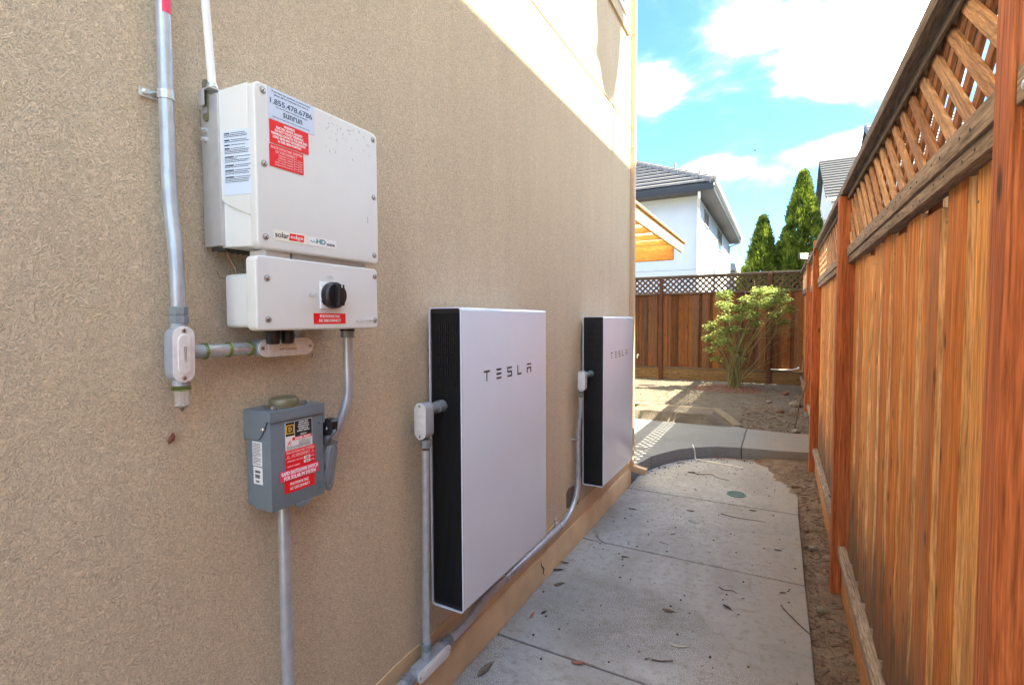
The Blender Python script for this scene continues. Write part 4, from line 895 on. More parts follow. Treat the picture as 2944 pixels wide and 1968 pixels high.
def scaled(name, mesh, parent, loc, sc, rot=None):
    o = place(name, mesh, parent, loc, rot); o.scale = sc; return o
def lattice(parent, fm, bm_, axis, a0, a1, z0, z1, plane, pitch=.122, slope=40, lay=.0068):
    """two crossing layers of slats clipped to the opening; axis 'y' or 'x' runs along the fence"""
    ang = R(slope); h = z1-z0; run = h/math.tan(ang)
    for layer, sg in ((0, 1), (1, -1)):
        c = a0-run
        off = rf.uniform(0, pitch)
        k = 0
        while True:
            b = c+off*0.3+k*pitch; k += 1
            if b > a1+run: break
            # line from (b, z0) to (b+sg*run, z1)
            p = [(b, z0), (b+sg*run, z1)]
            t0, t1 = 0.0, 1.0
            d = sg*run
            for lim, s_ in ((a0, 1), (a1, -1)):
                # s_*(b+d*t-lim) >= 0
                A = s_*d; B = s_*(b-lim)
                if abs(A) < 1e-9: continue
                t = -B/A
                if A > 0: t0 = max(t0, t)
                else: t1 = min(t1, t)
            if t1-t0 < .06: continue
            ca = b+d*(t0+t1)/2; cz = z0+h*(t0+t1)/2; ln = math.hypot(d, h)*(t1-t0)+.012
            ln += 0
            jit = rf.uniform(-.0012, .0012); th = math.atan2(d, h)+R(rf.uniform(-.6, .6))
            if axis == 'y':
                scaled('lattice_slat', fm if layer == 0 else bm_, parent, (plane+layer*lay*2+jit, ca, cz), (1, 1, ln), (-th, 0, 0))
            else:
                o = scaled('lattice_slat', fm if layer == 0 else bm_, parent, (ca, plane+layer*lay*2+jit, cz), (1, 1, ln))
                o.rotation_mode = 'XYZ'; o.rotation_euler = (0, th, R(90)) if False else (0, 0, 0)
                o.rotation_mode = 'QUATERNION'; o.rotation_quaternion = (Matrix.Rotation(th, 3, 'Y')@Matrix.Rotation(R(90), 3, 'Z')).to_quaternion()
secs = [  # y0, y1, xoff, cap z, rail z, kick z, ground
    (-1.36, .935, 0, 2.160, 1.790, .258, -.05), (.98, 3.192, 0, 2.160, 1.840, .258, -.05), (3.282, 5.495, 0, 2.160, 1.840, .262, -.05),
    (5.585, 7.80, .045, 2.245, 1.900, .34, 0.0), (7.89, 10.79, .060, 2.36, 1.985, .42, .1)]
for i, (y0, y1, xo, cz, rz_, kz_, gz) in enumerate(secs):
    yy = y0+.004; gaps = [y0-.06]
    while yy+.142 < y1+.02:
        m = rf.choice(b_m)
        hz = rz_-.035-(rf.uniform(0, .035) if yy < 2.6 else 0)
        scaled('board', m, fe, (1.5435+xo+rf.uniform(-.002, .002), yy+.071, gz), (1, 1, hz-gz), (R(rf.uniform(-.12, .12)), 0, R(rf.uniform(-1.4, 1.4))))
        st_ = .205+rf.uniform(-.012, .012); gaps.append(yy+.071+st_/2); yy += st_
    for gy in gaps:
        scaled('board', bb_m[0], fe, (1.5690+xo+rf.uniform(-.001, .001), gy, gz), (1, 1, rz_-.012-gz), (0, 0, R(rf.uniform(-.5, .5))))
    if y1-gaps[-1] > .06: scaled('board', bb_m[0], fe, (1.5690+xo, y1-.02, gz), (1, 1, rz_-.012-gz))
    xr = 1.502+xo if i else 1.464
    yb = y1 if i else .915
    MB().box((xr, y0+.001, rz_-.008), (xr+.043, yb-.001, rz_+.042)).build('rail', 'weather', fe, bevel=.003)
    MB().box((xr+.007, y0+.002, rz_-.044), (xr+.045, yb-.002, rz_-.0095)).build('rail', 'weather', fe, bevel=.003)
    MB().box((1.492+xo, y0-.03*(i > 0)+.001, kz_-.043), (1.5495+xo, y1-.001, kz_-.002)).build('bottom_rail', 'weather', fe, bevel=.003)
    MB().box((1.500+xo, y0-.03*(i > 0)+.001, kz_-.0), (1.530+xo, y1-.002, kz_+.006)).build('bottom_rail', 'weather', fe, bevel=.002)
    MB().box((1.513+xo, y0+.001, gz), (1.546+xo, y1-.001, kz_-.0445)).build('kick_board', 'kick', fe, bevel=.003)
    MB().box((1.470+xo, y0-.046, cz), (1.600+xo, y1+.0435, cz+.038)).build('cap', 'cap', fe, bevel=.003)
    MB().box((1.500+xo, y0, cz-.028), (1.507+xo, y1, cz-.001)).build('top_rail', 'cap', fe, bevel=.001)
    if i == 1: lattice(fe, latt_m, lattb_m, 'y', y0, y1, rz_+.030, cz+.004, 1.5170+xo, lay=.0046)
    elif i: lattice(fe, lat_m, latb_m, 'y', y0, y1, rz_+.030, cz+.004, 1.5150+xo)
nl = MB()
for i, (y0, y1, xo, cz, rz_, kz_, gz) in enumerate(secs[1:4]):
    y = y0+.06
    while y < y1-.03:
        for z, x in ((rz_+.018, 1.502), (rz_-.028, 1.509), (kz_+.085, 1.5368), (rz_-.115, 1.5368)):
            for dy in (0, .07):
                yy_ = y+dy+rf.uniform(-.006, .006); zz_ = z+rf.uniform(-.006, .006)
                nl.lathe((x+xo-.0005, yy_, zz_), (-1, 0, 0), [(0, .0032), (.0012, .0032)], 6)
        y += .205
no = nl.build('nail_heads', 'dark', fe, smooth=False); no['kind'] = 'stuff'
pm1 = mk('post', MB().box((-.045, -.0325, 0), (.045, .0325, 1)), 'post', .004, 2)
scaled('post', pm1, fe, (1.505, .9475, -.1), (1, 1, 2.255))
for y, x, zt in ((3.237, 1.510, 2.155), (5.540, 1.510, 2.235), (7.845, 1.553, 2.35), (-1.4, 1.505, 2.155)):
    scaled('post', post_m, fe, (x, y, -.1), (1, 1, zt+.1))
MB().lathe((1.4640, .885, 1.800), (-1, 0, 0), [(0, .006), (.002, .006), (.003, .003)], 12).build('screw', 'steel', fe)
# floodlight on the far post
fl = thing('floodlight', 'small black floodlight with a pale lens fixed to the top of the fence post', 'floodlight', (1.53, 7.80, 2.36))
rotf = Matrix.Rotation(R(-18), 3, 'X')@Matrix.Rotation(R(20), 3, 'Z')
fc = Vector((1.462, 7.74, 2.335))
MB().obox(fc, (.115, .028, .10), rotf).build('housing', 'black', fl, bevel=.004)
MB().obox(fc+rotf@Vector((0, -.0155, 0)), (.085, .004, .075), rotf).build('lens', 'led', fl, bevel=.001)
mb = MB(); mb.tube([fc+rotf@Vector((.05, 0, 0)), (1.53, 7.78, 2.345), (1.55, 7.80, 2.345)], .008, 8); mb.box((1.515, 7.785, 2.31), (1.54, 7.8, 2.38)); mb.build('arm', 'black', fl)

# ================================================================ BACK FENCE
bf = thing('back_fence', 'brown board fence with lattice top across the far end of the yard', 'fence', (-1, 10.85, .2), 'redwood garden fences')
YB = 10.85
bpm = mk('post', zbox(.07, .06, 1), 'bpost', .003)
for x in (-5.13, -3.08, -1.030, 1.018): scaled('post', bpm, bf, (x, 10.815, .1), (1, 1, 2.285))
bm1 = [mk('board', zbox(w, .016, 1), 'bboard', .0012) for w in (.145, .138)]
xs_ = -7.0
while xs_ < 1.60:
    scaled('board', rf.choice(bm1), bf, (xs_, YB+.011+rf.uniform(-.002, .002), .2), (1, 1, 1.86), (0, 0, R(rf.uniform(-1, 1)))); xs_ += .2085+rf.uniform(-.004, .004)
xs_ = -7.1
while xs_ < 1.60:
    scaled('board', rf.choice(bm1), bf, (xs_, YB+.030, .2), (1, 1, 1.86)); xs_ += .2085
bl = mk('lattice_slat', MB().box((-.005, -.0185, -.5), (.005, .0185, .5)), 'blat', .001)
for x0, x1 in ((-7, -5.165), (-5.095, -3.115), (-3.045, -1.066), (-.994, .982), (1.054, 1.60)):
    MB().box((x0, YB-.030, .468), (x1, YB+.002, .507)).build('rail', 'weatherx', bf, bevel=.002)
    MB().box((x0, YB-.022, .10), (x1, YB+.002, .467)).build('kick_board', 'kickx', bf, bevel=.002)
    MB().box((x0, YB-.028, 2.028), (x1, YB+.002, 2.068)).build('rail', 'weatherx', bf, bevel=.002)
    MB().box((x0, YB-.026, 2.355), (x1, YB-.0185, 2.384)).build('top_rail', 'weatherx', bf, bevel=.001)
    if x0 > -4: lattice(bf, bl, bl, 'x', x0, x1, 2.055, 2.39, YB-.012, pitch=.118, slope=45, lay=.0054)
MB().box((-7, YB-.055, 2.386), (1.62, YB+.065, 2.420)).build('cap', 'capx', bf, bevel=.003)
hb = MB(); hb.lathe((-1.512, 10.82, .74), (0, -1, 0), [(0, .022), (.02, .022), (.03, .014), (.06, .014)], 10); hb.tube([(-1.512, 10.77, .74), (-1.512, 10.75, .70), (-1.512, 10.75, .67)], .012, 8)
tag(hb.build('garden_tap', 'tube', org=(-1.512, 10.8, .7)), 'small white garden tap on the back fence at the house corner', 'tap')
pp = MB(); pp.tube([(1.06, 10.80, .535), (1.25, 10.795, .530), (1.42, 10.785, .540), (1.53, 10.77, .572)], .010, 8); pp.lathe((1.535, 10.77, .57), (-.3, -.3, .4), [(0, .018), (.03, .018)], 8)
tag(pp.build('irrigation_pipe', 'tube', org=(1.3, 10.79, .54)), 'thin white pipe lying along the bottom rail of the back fence', 'pipe')

# ================================================================ NEIGHBOUR, WHITE HOUSE
wh = thing('neighbour_house', 'white two storey house with grey tiled hip roof behind the back fence', 'house', (-5, 21, 0))
MB().box((-15.0, 16.0, -.1), (-1.035, 26.5, 3.020)).build('wall', 'whitehouse', wh, smooth=False)
MB().box((-15.0, 16.0, 3.036), (-1.035, 26.5, 5.44)).build('wall', 'whitehouse', wh, smooth=False)
MB().box((-15.0, 16.012, 3.020), (-1.047, 26.4, 3.036)).build('control_joint', 'gutter', wh, smooth=False)
EX, EY, EZ, PT = -.53, 15.42, 5.45, .574
EX0, EY1 = -15.5, 27.1
MB().box((EX0, EY, 5.235), (EX, EY+.03, EZ)).build('fascia', 'fascia', wh, bevel=.004)
MB().box((EX0, EY+.03, 5.24), (EX-.03, EY1, 5.26)).build('soffit', 'soffit', wh, smooth=False)
MB().box((EX-.03, EY+.031, 5.27), (EX-.001, EY1, EZ-.01)).build('fascia', 'whitehouse', wh, smooth=False)
gt = MB(); gt.prism([(EX, 5.33), (EX+.09, 5.345), (EX+.12, 5.455), (EX+.11, 5.455), (EX+.085, 5.36), (EX, 5.345)], 'y', EY-.02, EY1); gt.build('gutter', 'gutter', wh, bevel=.002)
# roof: stepped tile courses on the two slopes in view, plain slopes behind
nC = 17; half = (EY1-EY)/2
def course(k, side):
    t0 = half*k/nC; t1 = half*(k+1)/nC; z0 = EZ+PT*t0; z1 = EZ+PT*t1; lift = .085
    if side == 'f': P = [(EX0+t0, EY+t0-.03, z0+lift), (EX-t0, EY+t0-.03, z0+lift), (EX-t1, EY+t1, z1+.008), (EX0+t1, EY+t1, z1+.008)]
    elif side == 'r': P = [(EX-t0+.03, EY+t0, z0+lift), (EX-t0+.03, EY1-t0, z0+lift), (EX-t1, EY1-t1, z1+.008), (EX-t1, EY+t1, z1+.008)]
    elif side == 'b': P = [(EX-t0, EY1-t0+.03, z0+lift), (EX0+t0, EY1-t0+.03, z0+lift), (EX0+t1, EY1-t1, z1+.008), (EX-t1, EY1-t1, z1+.008)]
    else: P = [(EX0+t0-.03, EY1-t0, z0+lift), (EX0+t0-.03, EY+t0, z0+lift), (EX0+t1, EY+t1, z1+.008), (EX0+t1, EY1-t1, z1+.008)]
    return MB().add(P+[(x, y, z-.06) for x, y, z in P], [(0,1,2,3),(7,6,5,4),(0,4,5,1),(1,5,6,2),(2,6,7,3),(3,7,4,0)])
for side in 'frbl':
    for k in range(nC if side != 'l' else 12): 
        if side in 'lf' and EX0+half*(k+1)/nC > EX-half*(k+1)/nC: continue
        course(k, side).build('tile_course', 'tile', wh, smooth=False)
hip = Vector((-1, 1, PT)).normalized()
for k in range(24):
    p = Vector((EX+.02, EY-.02, EZ+.04))+hip*(.06+k*.335)
    mb = MB(); mb.tube([p, p+hip*.37+Vector((0,0,-.02))], [.125, .085], 8); mb.build('hip_tile', 'tile', wh)
for (x, y) in ((-1.95, 17.3), (-1.10, 16.75)):
    z = EZ+PT*min(y-EY, EX-x)
    v_ = MB(); v_.lathe((x, y, z-.05), (0, 0, 1), [(0, .10), (.04, .09), (.10, .035), (.40, .035), (.40, .045), (.46, .045)], 10); v_.build('roof_vent', 'frame', wh)
dsp = MB(); dsp.box((EX-.62, 15.94, 4.98), (EX-.50, 16.0-.003, 5.10)); dsp.box((EX-.60, 15.50, 5.10), (EX-.50, 15.98, 5.24)); dsp.box((-1.10, 15.90, 4.70), (-1.02, 15.98, 5.0)) 
dsp = MB(); dsp.tube([(-.93, 15.50, 5.24), (-.93, 15.52, 5.06), (-1.0, 15.90, 4.86), (-1.02, 15.94, 2.0)], .045, 6); dsp.build('downspout', 'downw', wh, ang=20)
dsp = MB(); dsp.tube([(-.47, 26.3, 5.34), (-.50, 26.3, 5.15), (-.99, 26.25, 5.0), (-.99, 26.25, 2.0)], .05, 6); dsp.build('downspout', 'downw', wh, ang=20)
for (a, b, z0, z1) in ((17.40, 18.46, 4.60, 5.10), (21.40, 22.85, 4.28, 5.14)):
    wf = MB(); X = -1.035
    wf.box((X-.02, a, z0), (X+.03, b, z0+.06)); wf.box((X-.02, a, z1-.06), (X+.03, b, z1)); wf.box((X-.02, a, z0+.06), (X+.03, a+.06, z1-.06)); wf.box((X-.02, b-.06, z0+.06), (X+.03, b, z1-.06)); wf.box((X-.02, (a+b)/2-.03, z0+.06), (X+.025, (a+b)/2+.03, z1-.06))
    w_ = wf.build('window', 'frame', wh, bevel=.004); MB().box((X+.001, a+.06, z0+.06), (X+.008, b-.06, z1-.06)).build('pane', 'glass', w_, smooth=False)
# bird on the hip, bird in the sky
def bird(name, label, c, s, span):
    mb = MB(); c = Vector(c)
    mb.tube([c+Vector((-.11, 0, .0))*s, c+Vector((-.06, 0, .015))*s, c+Vector((0, 0, .02))*s, c+Vector((.06, 0, .03))*s, c+Vector((.10, 0, .05))*s, c+Vector((.13, 0, .05))*s], [.006*s, .025*s, .035*s, .026*s, .02*s, .003*s], 8)
    if span:
        for sg in (1, -1): mb.add([c+Vector(p)*s for p in ((.03, 0, .03), (.05, sg*.12, .07), (.0, sg*.26, .05), (-.04, sg*.12, .05), (-.03, 0, .025))], [(0,1,2,3,4)]); mb.add([c+Vector(p)*s for p in ((.03, 0, .022), (.05, sg*.12, .064), (.0, sg*.26, .045), (-.04, sg*.12, .044), (-.03, 0, .018))], [(0,1,2,3,4)])
    else: mb.bar(c+Vector((0, 0, -.08))*s, c+Vector((0, 0, 0))*s, .008*s, .008*s)
    return tag(mb.build(name, 'ink', org=c), label, 'bird')
bird('bird', 'dark bird perched on the hip of the white house roof', (-1.02, 15.93, 5.86), .75, False)
bird('bird', 'tiny dark bird flying in the open sky', (-.545, 40, 13.54), .8, True)

# far house gable seen between the white house and the trees
fh = thing('neighbour_house', 'distant grey sided house just showing over the back fence beside the white house', 'house', (-1.6, 32, 0))
MB().box((-6, 30.3, -.1), (-1.05, 36, 4.2)).build('wall', 'siding', fh, smooth=False)
mb = MB(); mb.prism([(-6.2, 4.2), (-.92, 4.2), (-1.0, 4.56), (-3.5, 5.2), (-6.2, 4.5)], 'y', 30.0, 36.3); mb.build('roof', 'gutter', fh, smooth=False)
for k in range(4): MB().box((-6, 30.28, 3.3+k*.22), (-1.04, 30.299, 3.50+k*.22)).build('siding_board', 'siding', fh, smooth=False)

# ================================================================ PATIO COVER
pc = thing('patio_cover', 'orange timber patio cover with pale corrugated sheets behind the house corner', 'patio cover', (-2, 7.8, .12))
MB().box((-.435, 4.60, 2.735), (-.395, 9.62, 2.905)).build('edge_beam', 'cedar', pc, bevel=.004)
MB().box((-.455, 4.55, 2.915), (-.360, 9.78, 2.945)).build('edge_trim', 'cedar', pc, bevel=.003)
for y in (5.3, 6.0, 6.7, 7.4, 8.1, 8.75): MB().box((-4.2, y, 2.775), (-.4355, y+.04, 2.865)).build('purlin', 'cedarx', pc, bevel=.003)
MB().box((-4.2, 9.33, 2.585), (-.52, 9.42, 2.865)).build('end_beam', 'cedarx', pc, bevel=.004)
mb = MB(); nn = 170; xs2 = lin(-4.2, -.437, nn)
mb.v = [(x, y, 2.890+.012*math.sin(i*2*math.pi/5)) for y in (4.55, 9.62) for i, x in enumerate(xs2)]; mb.f = [(i, i+1, nn+i+1, nn+i) for i in range(nn-1)]; mb.m = [0]*(nn-1); mb.build('corrugated_sheet', 'poly', pc)
for p in ((-4.1, 9.375), (-1.9, 9.375)): MB().box((p[0]-.045, p[1]-.04, .1), (p[0]+.045, p[1]+.04, 2.584)).build('post', 'cedar', pc, bevel=.004)

# ================================================================ HOUSES BEYOND THE SIDE FENCE
ha = thing('neighbour_house', 'grey sided house with dark tiled roof rising behind the fence right of the cypresses', 'house', (6, 28, 0))
MB().box((3.05, 24.75, -.1), (11, 34, 6.45)).build('wall', 'siding', ha, smooth=False)
mb = MB(); mb.prism([(24.75, 6.45), (34, 6.45), (29.4, 9.1)], 'x', 3.05, 3.2); mb.build('gable_wall', 'siding', ha, smooth=False)
for k in range(26): MB().box((3.030, 24.76, .9+k*.22), (3.049, 33.9, 1.105+k*.22)).build('siding_board', 'siding', ha, smooth=False)
for k in range(15):
    y0 = 24.40+k*.335; z0 = 6.50+k*.335*.57
    v = [(2.80, y0, z0+.06), (11.5, y0, z0+.06), (11.5, y0+.36, z0+.36*.57+.012), (2.80, y0+.36, z0+.36*.57+.012)]
    MB().add(v+[(x, y, z-.08) for x, y, z in v], [(0,1,2,3),(7,6,5,4),(0,4,5,1),(1,5,6,2),(2,6,7,3),(3,7,4,0)]).build('tile_course', 'darktile', ha, smooth=False)
MB().bar((2.86, 24.4, 6.40), (2.86, 29.4, 9.25), .05, .20, (0, 0, 1)).build('barge_board', 'vinyl', ha, smooth=False)
mb = MB(); mb.add([(2.8, 29.4, 9.35), (11.5, 29.4, 9.35), (11.5, 34.5, 6.5), (2.8, 34.5, 6.5), (2.8, 29.4, 9.2), (11.5, 29.4, 9.2), (11.5, 34.5, 6.35), (2.8, 34.5, 6.35)], [(0,1,2,3),(7,6,5,4),(0,4,5,1),(1,5,6,2),(2,6,7,3),(3,7,4,0)]); mb.build('rear_roof', 'darktile', ha, smooth=False)
MB().box((2.90, 24.28, 6.33), (11.5, 24.398, 6.48)).build('gutter', 'vinyl', ha, bevel=.004)
MB().box((3.00, 24.68, 0), (3.30, 24.745, 6.32)).build('corner_trim', 'vinyl', ha, smooth=False)

hb_ = thing('neighbour_house', 'pale house whose tiled gable peak just shows above the fence cap', 'house', (7, 19, 0))
MB().box((3.75, 15.2, -.1), (12, 23.3, 5.15)).build('wall', 'siding', hb_, smooth=False)
mb = MB(); mb.prism([(15.2, 5.15), (23.3, 5.15), (19.25, 7.38)], 'x', 3.75, 3.9); mb.build('gable_wall', 'siding', hb_, smooth=False)
for k in range(14):
    d0 = 4.40-k*.315; d1 = max(4.40-(k+1)*.315-.02, 0)
    for sg in (-1, 1):
        z0 = 7.53-d0*.56; z1 = 7.53-d1*.56
        v = [(3.5, 19.25+sg*d0, z0+.05), (12.5, 19.25+sg*d0, z0+.05), (12.5, 19.25+sg*d1, z1+.01), (3.5, 19.25+sg*d1, z1+.01)]
        MB().add(v+[(x, y, z-.07) for x, y, z in v], [(0,1,2,3),(7,6,5,4),(0,4,5,1),(1,5,6,2),(2,6,7,3),(3,7,4,0)]).build('tile_course', 'tile', hb_, smooth=False)
for sg in (-1, 1): MB().bar((3.47, 19.25, 7.50), (3.47, 19.25+sg*4.4, 5.04), .05, .17, (0, 0, 1)).build('barge_board', 'fascia', hb_, smooth=False)

# the two storey house next door whose eave shades this side yard
hc = thing('neighbour_house', 'two storey house beyond the near side fence whose eave throws the shade on the wall', 'house', (7, -2, 0))
EAVE = 2.82+1.17*3.0
MB().box((3.5, -.7, -.1), (12, 5.0, EAVE-.16)).build('wall', 'siding', hc, smooth=False)
MB().box((3.0, -.95, EAVE-.16), (3.5, 5.2, EAVE-.14)).build('soffit', 'vinyl', hc, smooth=False)
MB().box((2.97, -.95, EAVE-.17), (3.0, 5.2, EAVE)).build('fascia', 'vinyl', hc, smooth=False)
MB().prism([(3.02, EAVE-.13), (12, EAVE-.13), (7.6, EAVE+1.75)], 'y', -.9, 5.15).build('roof_deck', 'siding', hc, smooth=False)
for k in range(14):
    x0 = 3.0+k*.33; z0 = EAVE+k*.33*.42
    v = [(x0, -.95, z0), (x0, 5.2, z0), (x0+.35, 5.2, z0+.35*.42-.035), (x0+.35, -.95, z0+.35*.42-.035)]
    MB().add([(x, y, z-.02) for x, y, z in v]+[(x, y, z-.10) for x, y, z in v], [(0,1,2,3),(7,6,5,4),(0,4,5,1),(1,5,6,2),(2,6,7,3),(3,7,4,0)]).build('tile_course', 'tile', hc, smooth=False)
MB().prism([(3.5, EAVE-.16), (12, EAVE-.16), (12, EAVE+1.4), (7.5, EAVE+1.75), (3.5, EAVE+.05)], 'y', 4.7, 5.0).build('gable_wall', 'siding', hc, smooth=False)
sdh = thing('satellite_dish', 'satellite dish on a short mast at the neighbouring roof edge', 'satellite dish', (3.15, 4.43, EAVE+.05))
dc = Vector((3.1, 4.37, EAVE+1.34)); nn_ = Vector((.55, -.62, .55)).normalized(); av = Vector((-.707, 0, .707)); av = (av-nn_*av.dot(nn_)).normalized(); bv = nn_.cross(av)
mb = MB(); rings = []
for j in range(5):
    rr = j/4; rings.append([dc+av*.56*rr*math.cos(a)+bv*.46*rr*math.sin(a)+nn_*(.07*rr*rr) for a in [k*2*math.pi/28 for k in range(28)]])
for j in range(4): mb.add(rings[j]+rings[j+1], [(k, (k+1) % 28, 28+(k+1) % 28, 28+k) for k in range(28)])
mb.build('reflector', 'gutter', sdh)
MB().tube([dc-nn_*.02, (3.15, 4.43, dc.z-.30), (3.15, 4.43, EAVE+.02)], .024, 8).build('mast', 'gutter', sdh)
MB().tube([dc-av*.50, dc-av*.42+nn_*.30, dc-av*.36+nn_*.44], [.016, .016, .045], 8).build('feed_arm', 'gutter', sdh)
MB().tube([(3.15, 4.43, dc.z-.35), (3.3, 4.60, EAVE+.15)], .010, 6).build('stay', 'gutter', sdh)

# ================================================================ VEGETATION
def cypress(name, label, base, H, Rb, n, seed, grp='cypress trees beyond the back fence'):
    t = thing(name, label, 'tree', base, grp); rg = random.Random(seed); B = Vector(base)
    MB().tube([B, B+Vector((.02, 0, H*.5)), B+Vector((0, 0, H*.97))], [.11, .07, .01], 8).build('trunk', 'bark', t)
    mb = MB()
    for i in range(n):
        th = rg.uniform(0, 2*math.pi)
        u = rg.random()**1.25; z = .03*H+u*H*.97; prof = Rb*min(1, (1-u)**.88*1.22)*(1-.25*max(0, .12-u)/.12)*(.86+.28*abs(math.sin(u*9+seed+th*.7)))
        clump = noise.noise(Vector((math.cos(th)*2.2+seed, math.sin(th)*2.2, z*1.35)))*.42+noise.noise(Vector((math.cos(th)*6+seed, math.sin(th)*6, z*4.2)))*.30
        r = prof*(1+clump)*(1-abs(rg.gauss(0, .10)))+.02
        p = B+Vector((math.cos(th)*r, math.sin(th)*r, z))
        out = Vector((math.cos(th), math.sin(th), rg.uniform(.5, 2.0))).normalized()
        s_ = rg.uniform(.08, .19); sd_ = Vector((rg.gauss(0, 1), rg.gauss(0, 1), rg.gauss(0, .6))).normalized()
        tip = p+out*s_; w = s_*.22
        mb.v += [tuple(p-sd_*w), tuple(p+sd_*w), tuple(tip+sd_*w*.5), tuple(tip-sd_*w*.3)]; o = len(mb.v)-4
        mb.f.append((o, o+1, o+2, o+3)); mb.m.append(0)
    for k in range(40):
        q = B+Vector((rg.gauss(0, .05), rg.gauss(0, .05), H*rg.uniform(.96, 1.02))); mb.add([q, q+Vector((.03, 0, .10)), q+Vector((.05, .01, .02))], [(0,1,2)])
    c = mb.build('crown', 'cyp', t, smooth=False); c['kind'] = 'stuff'
cypress('cypress_tree', 'tallest bright green conical cypress beyond the back fence, beside the grey house', (1.88, 21, 0), 6.75, 1.18, 30000, 1)
cypress('cypress_tree', 'shorter dark conical cypress left of the tallest one', (.60, 20.6, 0), 5.2, .90, 18000, 2)
cypress('cypress_tree', 'leafy cypress flank merging with the tallest cypress on its left', (1.40, 21.5, 0), 4.9, .85, 12000, 3)
cypress('evergreen_bush', 'low dark evergreen bush peeking over the back fence left of the cypresses', (.10, 19.5, 0), 3.30, .55, 5000, 4, 'evergreen bushes')
sh = thing('shrub', 'sprawling many stemmed shrub with pale green leaf clusters in the gravel bed', 'shrub', (.47, 9.62, .25))
rg = random.Random(21)
PX = [(1050,330,1),(1010,430,1),(1110,480,1.1),(1250,480,1.1),(900,680,1.1),(1000,760,1.1),(860,820,.9),(1050,840,1),(1300,390,1),(1440,310,1.1),(1520,290,1),(1560,400,1.1),(1650,330,1),(1690,400,.9),(1740,500,.9),(1350,560,1),(900,950,.7),(1150,950,.8),(960,1060,.7),(1220,1090,.8),(1600,560,.9),(1490,450,1),(1390,440,1),(950,890,.8),(1190,590,.8),(1060,600,1),(1700,640,.7),(1400,660,.7),(1290,740,.5),(1130,720,.9)]
lv = MB(); sm = MB(); base = Vector((.47, 9.62, .25))
for (px, py, s_) in PX:
    c = Vector((.005+(px-810)*.001416, 9.6+rg.uniform(-.28, .28), 1.21+(800-py)*.00155))
    b0 = base+Vector((rg.uniform(-.09, .12), rg.uniform(-.09, .09), 0)); mid = b0.lerp(c, .5)+Vector((rg.uniform(-.08, .08)-.10*(1 if c.x > .5 else -1), rg.uniform(-.05, .05), -.05))
    r0 = rg.uniform(.008, .016)
    P = smoothpath([b0, b0.lerp(mid, .5)+Vector((0, 0, .05)), mid, c], 3); sm.tube(P, [r0*(1-.7*i/(len(P)-1)) for i in range(len(P))], 6)
    for j in range(5):
        e = c+Vector((rg.gauss(0, .10), rg.gauss(0, .10), rg.gauss(.02, .07))); sm.tube([mid.lerp(c, rg.uniform(.5, 1)), e], [.004, .0018], 4)
    for j in range(int(165*s_)):
        d = Vector((rg.gauss(0, 1), rg.gauss(0, 1), rg.gauss(0, .8))).normalized()*(.112*s_*rg.random()**.5)
        d.x *= 1.2; d.z *= .85
        p = c+d; a = rg.uniform(0, 2*math.pi); ln = rg.uniform(.045, .085); dr = Vector((math.cos(a), math.sin(a), rg.uniform(-.5, .35))).normalized(); sdv = dr.cross(Vector((0, 0, 1))).normalized()*ln*.2+Vector((0, 0, rg.uniform(-.004, .004)))
        lv.add([p, p+dr*ln*.5+sdv, p+dr*ln-Vector((0, 0, ln*.25)), p+dr*ln*.5-sdv], [(0,1,2,3)])
for j in range(11):
    b0 = base+Vector((rg.uniform(-.10, .14), rg.uniform(-.08, .08), 0)); e = base+Vector((rg.uniform(-.55, .95), rg.uniform(-.3, .3), rg.uniform(.5, 1.1))); P = smoothpath([b0, b0.lerp(e, .5)+Vector((0, 0, .10)), e], 3); sm.tube(P, [.007-.0009*i for i in range(len(P))], 5)
for j in range(18):   # bare fine twigs trailing to the right
    b0 = Vector((rg.uniform(.75, 1.1), 9.6+rg.uniform(-.15, .15), rg.uniform(1.1, 1.55))); sm.tube(smoothpath([b0, b0+Vector((rg.uniform(.15, .25), 0, rg.uniform(-.03, .06))), b0+Vector((rg.uniform(.32, .46), rg.uniform(-.1, .1), rg.uniform(-.02, .18)))], 2), .0025, 4)
sm.build('stems', 'shrubst', sh)['kind'] = 'stuff'
lv.build('foliage', 'shrub', sh, smooth=False)['kind'] = 'stuff'

# ================================================================ SMALL THINGS ON THE GROUND
def pebmesh(r, sub=1, seed=0):
    bm = bmesh.new(); bmesh.ops.create_icosphere(bm, subdivisions=sub, radius=1)
    for v in bm.verts: v.co *= 1+.28*noise.noise(v.co*1.4+Vector((seed, 0, 0)))
    vs = [Vector(v.co)*r for v in bm.verts]; fs = [tuple(v.index for v in f.verts) for f in bm.faces]; bm.free(); return vs, fs
pv = [pebmesh(1, 1, s) for s in range(4)]
def scatter(name, n, fn, m, rr, flat=.6, seed=1, chip=False):
    rg = random.Random(seed); mb = MB()
    for i in range(n):
        x, y, z = fn(rg); r = rg.uniform(*rr); rot = Matrix.Rotation(rg.uniform(0, 6.28), 3, 'Z')@Matrix.Rotation(rg.gauss(0, .25), 3, 'X')
        if chip:
            l = r*rg.uniform(1.2, 2.6); mb.obox((x, y, z+r*.12), (l, r*.6, r*.18), rot)
        else:
            vs, fs = rg.choice(pv); mb.add([Vector((x, y, z+r*flat*.35))+rot@Vector((v.x*r*rg.uniform(.95, 1.05), v.y*r*.8, v.z*r*flat)) for v in vs], fs)
    o = mb.build(name, m, None, smooth=False); o['kind'] = 'stuff'; return o
strip = lambda rg: (lambda x, y: (x, y, soilz(x, y)))(rg.uniform(1.355, 1.51), rg.uniform(1.0, 5.9))
scatter('loose_pebbles', 420, strip, 'pebble', (.002, .007), seed=3)
scatter('bark_chips', 800, strip, 'bark', (.006, .020), seed=4, chip=True)
